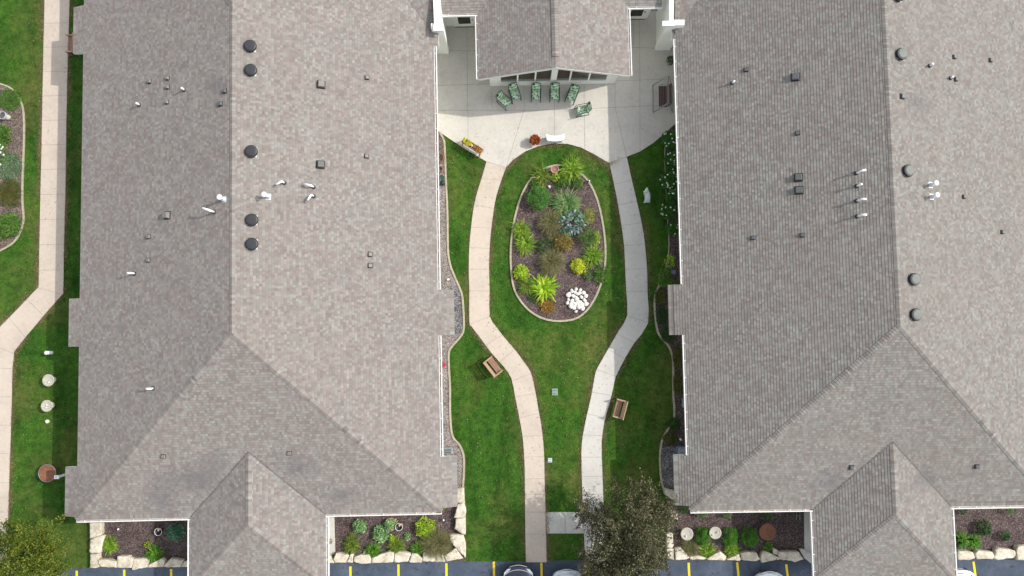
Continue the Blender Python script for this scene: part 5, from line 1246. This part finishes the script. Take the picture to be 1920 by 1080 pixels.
# terracotta bowl
p = P(1040, 318, .4); p.z = .04
t = thing('birdbath', 'terracotta bowl with pale rim at the top of the oval bed', 'birdbath', p)
m = MB(); m.lathe((0, 0, 0), [(.14, 0), (.12, .05), (.07, .12), (.07, .3), (.12, .36)], 20); m.build('pedestal', M['terracotta'], t)
m = MB(); m.lathe((0, 0, .36), [(.06, 0), (.16, .02), (.225, .1), (.215, .1), (.15, .045), (.06, .035), (.01, .035)], 28); m.build('bowl', M['terracotta'], t)
m = MB(); m.tube([(.222 * math.cos(a), .222 * math.sin(a), .462) for a in [i * math.pi / 16 for i in range(32)]], .014, 6, closed=True); m.lathe((0, 0, .392), [(.035, 0), (.025, .03), (.005, .04)], 10); m.build('rim', M['pink'], t)
# birdbaths and rusty bowls
def birdbath(px, py, r, label, mats, grp, z=.45, rim=None, orn=((.1, -.16), (-.05, -.1))):
    p = P(px, py, z); p.z = 0.02; t = thing('birdbath', label, 'birdbath', p, 0, grp)
    m = MB(); m.lathe((0, 0, 0), [(.17, 0), (.16, .06), (.1, .11), (.075, z * .45), (.08, z - .16), (.14, z - .08)], 20); m.build('pedestal', M[mats], t)
    m = MB(); m.lathe((0, 0, z - .09), [(.1, 0), (r * .7, .03), (r, .09), (r * .97, .1), (r * .7, .055), (.1, .03), (.01, .03)], 32); m.build('bowl', M[mats], t)
    if rim: m = MB(); m.tube([(r * math.cos(a), r * math.sin(a), z + .005) for a in [i * math.pi / 18 for i in range(36)]], .02, 6, closed=True); m.build('rim', M[rim], t)
    for x, y in orn:
        m = MB(); m.lathe((x, y, z - .06), [(.045, 0), (.055, .05), (.03, .1), (.005, .12)], 12); m.build('ornament', M['whitestone'], t)
GB = 'round stone birdbaths'
birdbath(91, 713, .35, 'pale birdbath on the left lawn, nearer the short white standpipe', 'bowlstone', GB, orn=((.04, -.12),))
birdbath(88, 761, .34, 'pale birdbath on the left lawn, nearer the round white marker', 'bowlstone', GB, orn=((-.04, -.1), (-.02, .05)))
birdbath(1288, 1001, .36, 'speckled birdbath nearest the dark tree', 'bowlstone', GB, orn=((-.07, -.14),))
birdbath(1341, 999, .35, 'speckled birdbath with two white ornaments between the evergreens', 'bowlstone', GB, orn=((.13, .02), (-.16, -.12)))
birdbath(89, 887, .49, 'wide rusty bowl with grey rim on the left lawn beside a white post', 'rust', 'rusty metal bowls', .45, 'steel', ())
birdbath(1439, 997, .48, 'rust-brown bowl in the mulch right of the evergreens', 'rust', 'rusty metal bowls', .4, None, ())
# white posts on the left lawn
def post(px, py, h, r, label, cat, square=False):
    p = P(px, py, 0); t = thing('standpipe', label, cat, p)
    m = MB()
    if square: m.box((0, 0, h / 2), (.13, .13, h)); m.build('post', M['pvc'], t, bevel=.01); m = MB(); m.box((-.02, 0, h + .03), (.26, .2, .06)); m.box((-.04, 0, h + .066), (.05, .05, .01), 1); m.build('cap', [M['pvc'], M['black']], t)
    else: m.lathe((0, 0, 0), [(r, 0), (r, h - .04)], 16); m.build('post', M['pvc'], t); m = MB(); m.lathe((0, 0, h - .05), [(r * 1.15, 0), (r * 1.15, .05), (r * .7, .08), (.01, .085)], 16); m.build('cap', M['white'], t)
post(97, 661, .5, .1, 'short white standpipe on the left lawn above the birdbaths', 'standpipe')
post(90, 790, .1, .095, 'small round white marker on the left lawn below the birdbaths', 'marker')
post(121, 890, .62, .1, 'square white post with a box cap between the rusty bowl and the eave', 'post', True)
# animal statue on the shaded lawn
def statue():
    p = P(1211, 370, 0); t = thing('animal_statue', 'pale stone animal statue standing on the shaded lawn right of the right path', 'statue', p, 0)
    bm = bmesh.new(); L = bm.verts.layers.skin.verify()
    def v(x, y, z, r): q = bm.verts.new((x, y, z)); q[L].radius = (r, r); return q
    pel = v(.08, -.3, .34, .19); mid = v(.05, -.08, .36, .17); ch = v(.02, .14, .38, .18); nk = v(-.02, .25, .47, .12); hd = v(-.05, .3, .54, .115); mz = v(-.24, .2, .5, .06)
    pel[L].use_root = True
    for a, b in ((pel, mid), (mid, ch), (ch, nk), (nk, hd), (hd, mz)): bm.edges.new((a, b))
    for b, s, y in ((pel, -1, -.3), (pel, 1, -.28), (ch, -1, .2), (ch, 1, .22)):
        k = v(.03 + s * .13, y, .2, .06); f = v(.03 + s * .15, y - .01, .02, .055); bm.edges.new((b, k)); bm.edges.new((k, f))
    for s in (-1, 1): e = v(-.12 + s * .06, .31 + s * .15, .66, .04); bm.edges.new((hd, e))
    me = bpy.data.meshes.new('body'); bm.to_mesh(me); bm.free(); me.materials.append(M['palestone'])
    o = bpy.data.objects.new('body', me); COL.objects.link(o); o.parent = t
    o.modifiers.new('skin', 'SKIN'); s = o.modifiers.new('sub', 'SUBSURF'); s.levels = 2; s.render_levels = 2
statue()
# hoses on the gravel
def hose(px, py, r, mat, label, seed):
    q = random.Random(seed); p = P(px, py, .04); p.z = .03; m = MB(); path = []
    for i in range(90):
        a = i * .42; rr = r * (1 + .22 * math.sin(i * .31 + seed)); path.append((rr * .62 * math.cos(a) + .03 * math.sin(i * .17), rr * math.sin(a) + .05 * math.cos(i * .13), .02 + .0015 * i + .01 * math.sin(i * 1.7)))
    m.tube(path, .014, 6); o = m.build('garden_hose', M[mat]); o.location = p
    tag(o, label, 'hose', 'coiled garden hoses beside the left building')
hose(827, 297, .26, 'hose_o', 'orange coiled hose by the left building wall, above the green hose', 1)
hose(826, 319, .2, 'hose_o', 'reddish hose coil between the orange coil and the green hose', 2)
hose(828, 337, .24, 'hose_g', 'green coiled hose on a black reel by the left building wall', 3)
m = MB(); p = P(829, 344, .1); m.lathe((0, 0, 0), [(.13, 0), (.13, .03), (.05, .04), (.05, .2), (.13, .21), (.13, .24), (.01, .24)], 16); o = m.build('hose_reel', M['black']); o.location = (p.x, p.y, .03); tag(o, 'black hose reel below the green hose on the gravel', 'hose reel')
# pots with a white rim
def rimpot(px, py, label):
    p = P(px, py, .3); p.z = .03; t = thing('plant_pot', label, 'pot', p)
    m = MB(); m.lathe((0, 0, 0), [(.15, 0), (.2, .3), (.19, .3), (.17, .2), (.01, .2)], 22); m.build('pot', M['black'], t)
    m = MB(); m.tube([(.205 * math.cos(a), .205 * math.sin(a), .3) for a in [i * math.pi / 14 for i in range(28)]], .016, 6, closed=True); m.build('rim', M['whitestone'], t)
    m = MB(); m.box((.12, .17, .4), (.2, .08, .03), rz=.3); m.box((.04, .12, .3), (.06, .12, .2), rz=.3); m.build('tag', M['pink'], t)
rimpot(297, 997, 'dark pot with a pale rim in the far left bed')
rimpot(748, 988, 'dark pot with a pale rim and pink tag in the sedum bed')
m = MB(); p = P(733, 983, .2); m.lathe((0, 0, 0), [(.25, 0), (.37, .2), (.35, .2), (.3, .16), (.01, .16)], 22); o = m.build('clay_pot', M['tanwood']); o.location = (p.x, p.y, .03); tag(o, 'wide brown pot holding a sedum left of the dark pot', 'pot')
p = P(4, 216, .3); t = thing('plant_pot', 'blue-grey round pot at the left edge of the view', 'pot', (p.x, p.y, .03)); m = MB(); m.lathe((0, 0, 0), [(.2, 0), (.25, .35), (.22, .35), (.19, .22), (.01, .22)], 22); m.build('pot', M['greybox'], t); m = MB(); m.lathe((0, 0, .23), [(.185, 0), (.01, .02)], 18); m.build('soil', M['soil'], t)
p = P(15, 220, .1); m = MB(); m.lathe((0, 0, 0), [(.12, 0), (.16, .08), (.12, .17), (.02, .2)], 18); o = m.build('stone_ball', M['bowlstone']); o.location = (p.x, p.y, .03); tag(o, 'pale round stone beside the blue-grey pot', 'stone')
# utility covers and small fittings
def utility(px, py, sx, sy, h, mat, lid, label, name='utility_box', cat='utility box', rz=0.0):
    p = P(px, py, h); t = thing(name, label, cat, (p.x, p.y, 0), rz)
    m = MB(); m.box((0, 0, h / 2), (sx, sy, h)); m.build('box', M[mat], t, bevel=.012)
    m = MB(); m.box((0, 0, h + .012), (sx * .86, sy * .86, .024)); m.build('lid', M[lid], t, bevel=.006)
    for i in (-1, 1): m = MB(); m.box((0, i * sy * .25, h + .028), (sx * .6, .02, .008)); m.build('grip', M['black'], t)
utility(1040, 735, .36, .4, .05, 'greenbox', 'greenbox', 'faded green utility lid in the lawn between the two paths')
utility(1031, 863, .26, .26, .04, 'greybox', 'palestone', 'small pale square cover in the grass beside the left path')
utility(840, 846, .5, .3, .35, 'greybox', 'steel', 'grey electrical cabinet on the gravel at the lower left bay')
utility(1279, 845, .5, .42, .45, 'bluegrey', 'greybox', 'dark blue-grey unit under the eave above the blue gravel')
utility(1263, 510, .24, .24, .4, 'bluegrey', 'bluegrey', 'square blue-grey lantern beside the bright green plant', 'garden_lantern', 'lantern')
utility(1287, 757, .24, .5, .6, 'greybox', 'greybox', 'pale meter box half hidden under the right building gutter', 'meter_box', 'meter box')
def spike_light(px, py, label, lean=.1):
    p = P(px, py, .2); t = thing('garden_light', label, 'light', (p.x, p.y, .03)); m = MB(); m.tube([(0, 0, 0), (lean * .4, 0, .16)], .012, 6); m.build('stake', M['black'], t)
    m = MB(); m.tube([(lean * .2, 0, .14), (lean * 1.4, .04, .24)], .05, 10); m.build('head', M['black'], t); m = MB(); m.tube([(lean * 1.42, .041, .242), (lean * 1.62, .047, .258)], .052, 10); m.build('lens', M['pvc'], t)
spike_light(1100, 341, 'small spotlight at the upper right edging of the oval bed'); spike_light(219, 993, 'small spotlight in the upper part of the far left bed', .08); spike_light(828, 976, 'small spotlight right of the lime green shrub', .08)
p = P(1276, 824, .2); m = MB(); m.lathe((0, 0, 0), [(.05, 0), (.075, .1), (.05, .2), (.06, .26), (.02, .32)], 12); o = m.build('figurine', M['whitestone']); o.location = (p.x, p.y, .03); tag(o, 'small white figurine under the eave above the blue-grey unit', 'figurine')
mound('flower', 832, 684, 3, .25, M['red_lf'] if 'red_lf' in M else G('red_flower', (.3, .01, .04), (.6, .03, .08), .2), 'small red flower on the gravel under the left building gutter', 'flower', 60, .06, .05)
# grey folding rack by the right wing
p = P(1494, 972, .3); t = thing('metal_rack', 'grey metal rack under the gutter corner beside the right wing', 'rack', (p.x, p.y, .03)); m = MB()
for x in (-.1, .1): m.tube([(x, .45, .5), (x, 0, .45), (x, -.2, .02)], .02, 6)
m.tube([(.1, 0, .45), (.3, -.22, .02)], .02, 6); m.tube([(-.1, .2, .47), (.1, .2, .47)], .018, 6); m.tube([(-.1, .45, .5), (-.1, .5, .02)], .02, 6); m.build('frame', M['steel'], t)

# ------------------------------------------------------------------ parked cars
def paint(name, c, metal=.3):
    t = NT(name, .25, .5); t.b.inputs['Metallic'].default_value = metal; t.b.inputs['Coat Weight'].default_value = .6; f = t.noise(t.obj(), 3, 3)
    t.col(t.ramp(f, [(.3, tuple(x * .94 for x in c)), (.7, c)])); return t.m
M['tyre'] = plain('tyre_rubber', (.02, .02, .02), .9); M['chrome'] = plain('chrome_trim', (.75, .77, .8), .2, .8, var=.03); M['lamp'] = plain('headlight_lens', (.62, .68, .72), .12, .2, var=.1)
def car(px, py, body, trim, label, rz=0.0):
    p = P(px, py, .6); t = thing('parked_car', label, 'car', (p.x, p.y, .012), rz, 'cars parked nose in to the beds')
    st = [(0, .42, .5, .66), (-.05, .62, .36, .7), (-.14, .76, .28, .735), (-.3, .845, .22, .77), (-.6, .885, .2, .82), (-1.05, .9, .2, .9), (-1.4, .905, .2, .97), (-2.4, .905, .2, 1.0), (-3.4, .905, .2, 1.02), (-4.1, .88, .22, 1.02), (-4.45, .8, .28, .98), (-4.58, .62, .4, .9)]
    m = MB(); vs = []; fs = []; K_ = 13
    for y, w_, zb, zt in st:
        half = [(0, zt + .025), (w_ * .45, zt + .018), (w_ * .78, zt - .012), (w_ * .94, zt - .07), (w_, (zt + zb) / 2 + .05), (w_ * .98, zb + .1), (w_ * .86, zb)]
        ring = [(x, y - .12 * (x / .9) ** 2 * (1 if y > -.4 else .2), z) for x, z in half] + [(-x, y - .12 * (x / .9) ** 2 * (1 if y > -.4 else .2), z) for x, z in half[:0:-1]]
        vs += ring
    n = len(st)
    for i in range(n - 1):
        for j in range(K_): k = (j + 1) % K_; fs.append((i * K_ + j, (i + 1) * K_ + j, (i + 1) * K_ + k, i * K_ + k))
    fs += [tuple(range(K_)), tuple((n - 1) * K_ + j for j in range(K_ - 1, -1, -1))]
    m.grid(vs, fs, 0, True); b = m.build('body', body, t)
    m = MB(); A = [(-1.35, .76, .98), (-2.0, .64, 1.42), (-3.3, .62, 1.44), (-4.05, .7, 1.03)]
    L = [(-w_, y, z) for y, w_, z in A]; R = [(w_, y, z) for y, w_, z in A]
    m.poly([L[0], R[0], R[1], L[1]], 0); m.poly([L[2], R[2], R[3], L[3]], 0); m.poly([L[0], L[1], L[2], L[3]], 0); m.poly([R[3], R[2], R[1], R[0]], 0); m.build('window', M['glass'], t)
    m = MB(); m.box((0, -2.65, 1.445), (1.3, 1.34, .05)); m.build('roof', body, t, bevel=.02)
    # hood edge trim, grille, plate, lamps
    m = MB(); m.tube([(x, -.16 - .3 * abs(x / .8) ** 2.2, .765 + .012 * (1 - abs(x))) for x in [i * .08 - .8 for i in range(21)]], .022, 6); m.build('hood_trim', trim, t)
    m = MB(); m.box((0, .005, .5), (.9, .06, .14)); m.build('grille', M['black'], t, bevel=.02)
    m = MB(); m.tube([(x, .03 - .1 * abs(x / .5) ** 2, .6) for x in [i * .1 - .5 for i in range(11)]], .03, 6); m.build('bumper_trim', trim, t)
    m = MB(); m.box((0, .055, .58), (.32, .02, .15)); m.build('number_plate', M['chrome'], t)
    for s in (-1, 1):
        m = MB(); m.poly([(s * .42, -.1, .715), (s * .62, -.13, .7), (s * .8, -.34, .715), (s * .83, -.58, .765), (s * .7, -.36, .765), (s * .5, -.2, .752)], 0)
        m.v = [(x, y, z + .02) for x, y, z in m.v]; m.build('headlight', M['lamp'], t)
        m = MB(); m.box((s * .98, -1.5, 1.0), (.16, .1, .12)); m.build('mirror', body, t, bevel=.02)
        for y in (-.85, -3.6):
            m = MB(); path = [(s * .8, y + .32 * math.cos(a), .32 + .22 * math.sin(a)) for a in [0]]
            w_ = MB(); w_.lathe((0, 0, 0), [(.2, -.1), (.31, -.1), (.32, -.05), (.32, .05), (.31, .1), (.2, .1)], 22)
            w_.v = [(s * .82 + z, y + x, .32 + yy) for x, yy, z in w_.v]; wh = w_.build('wheel', M['tyre'], t)
            r_ = MB(); r_.lathe((0, 0, 0), [(.2, -.08), (.2, .08), (.02, .09)], 16); r_.v = [(s * .82 + s * z, y + x, .32 + yy) for x, yy, z in r_.v]; r_.build('rim', M['chrome'], wh)
    return t
navy = paint('navy_car_paint', (.03, .035, .06), .4); silver = paint('silver_car_paint', (.6, .66, .7), .4); whitep = paint('white_car_paint', (.75, .78, .8), .1)
car(972, 1061, navy, M['chrome'], 'dark navy car with bright hood trim, nose at the foot of the left path')
car(1063, 1069, silver, silver, 'silver car nosing in between the two paths')
car(1443, 1073, whitep, whitep, 'white car parked below the largest tan limestone slab')
car(1800, 1068, whitep, M['black'], 'white car half hidden by the right wing roof')

for o in bpy.data.objects:
    if 'label' in o and not o['label']: print('no label', o.name)
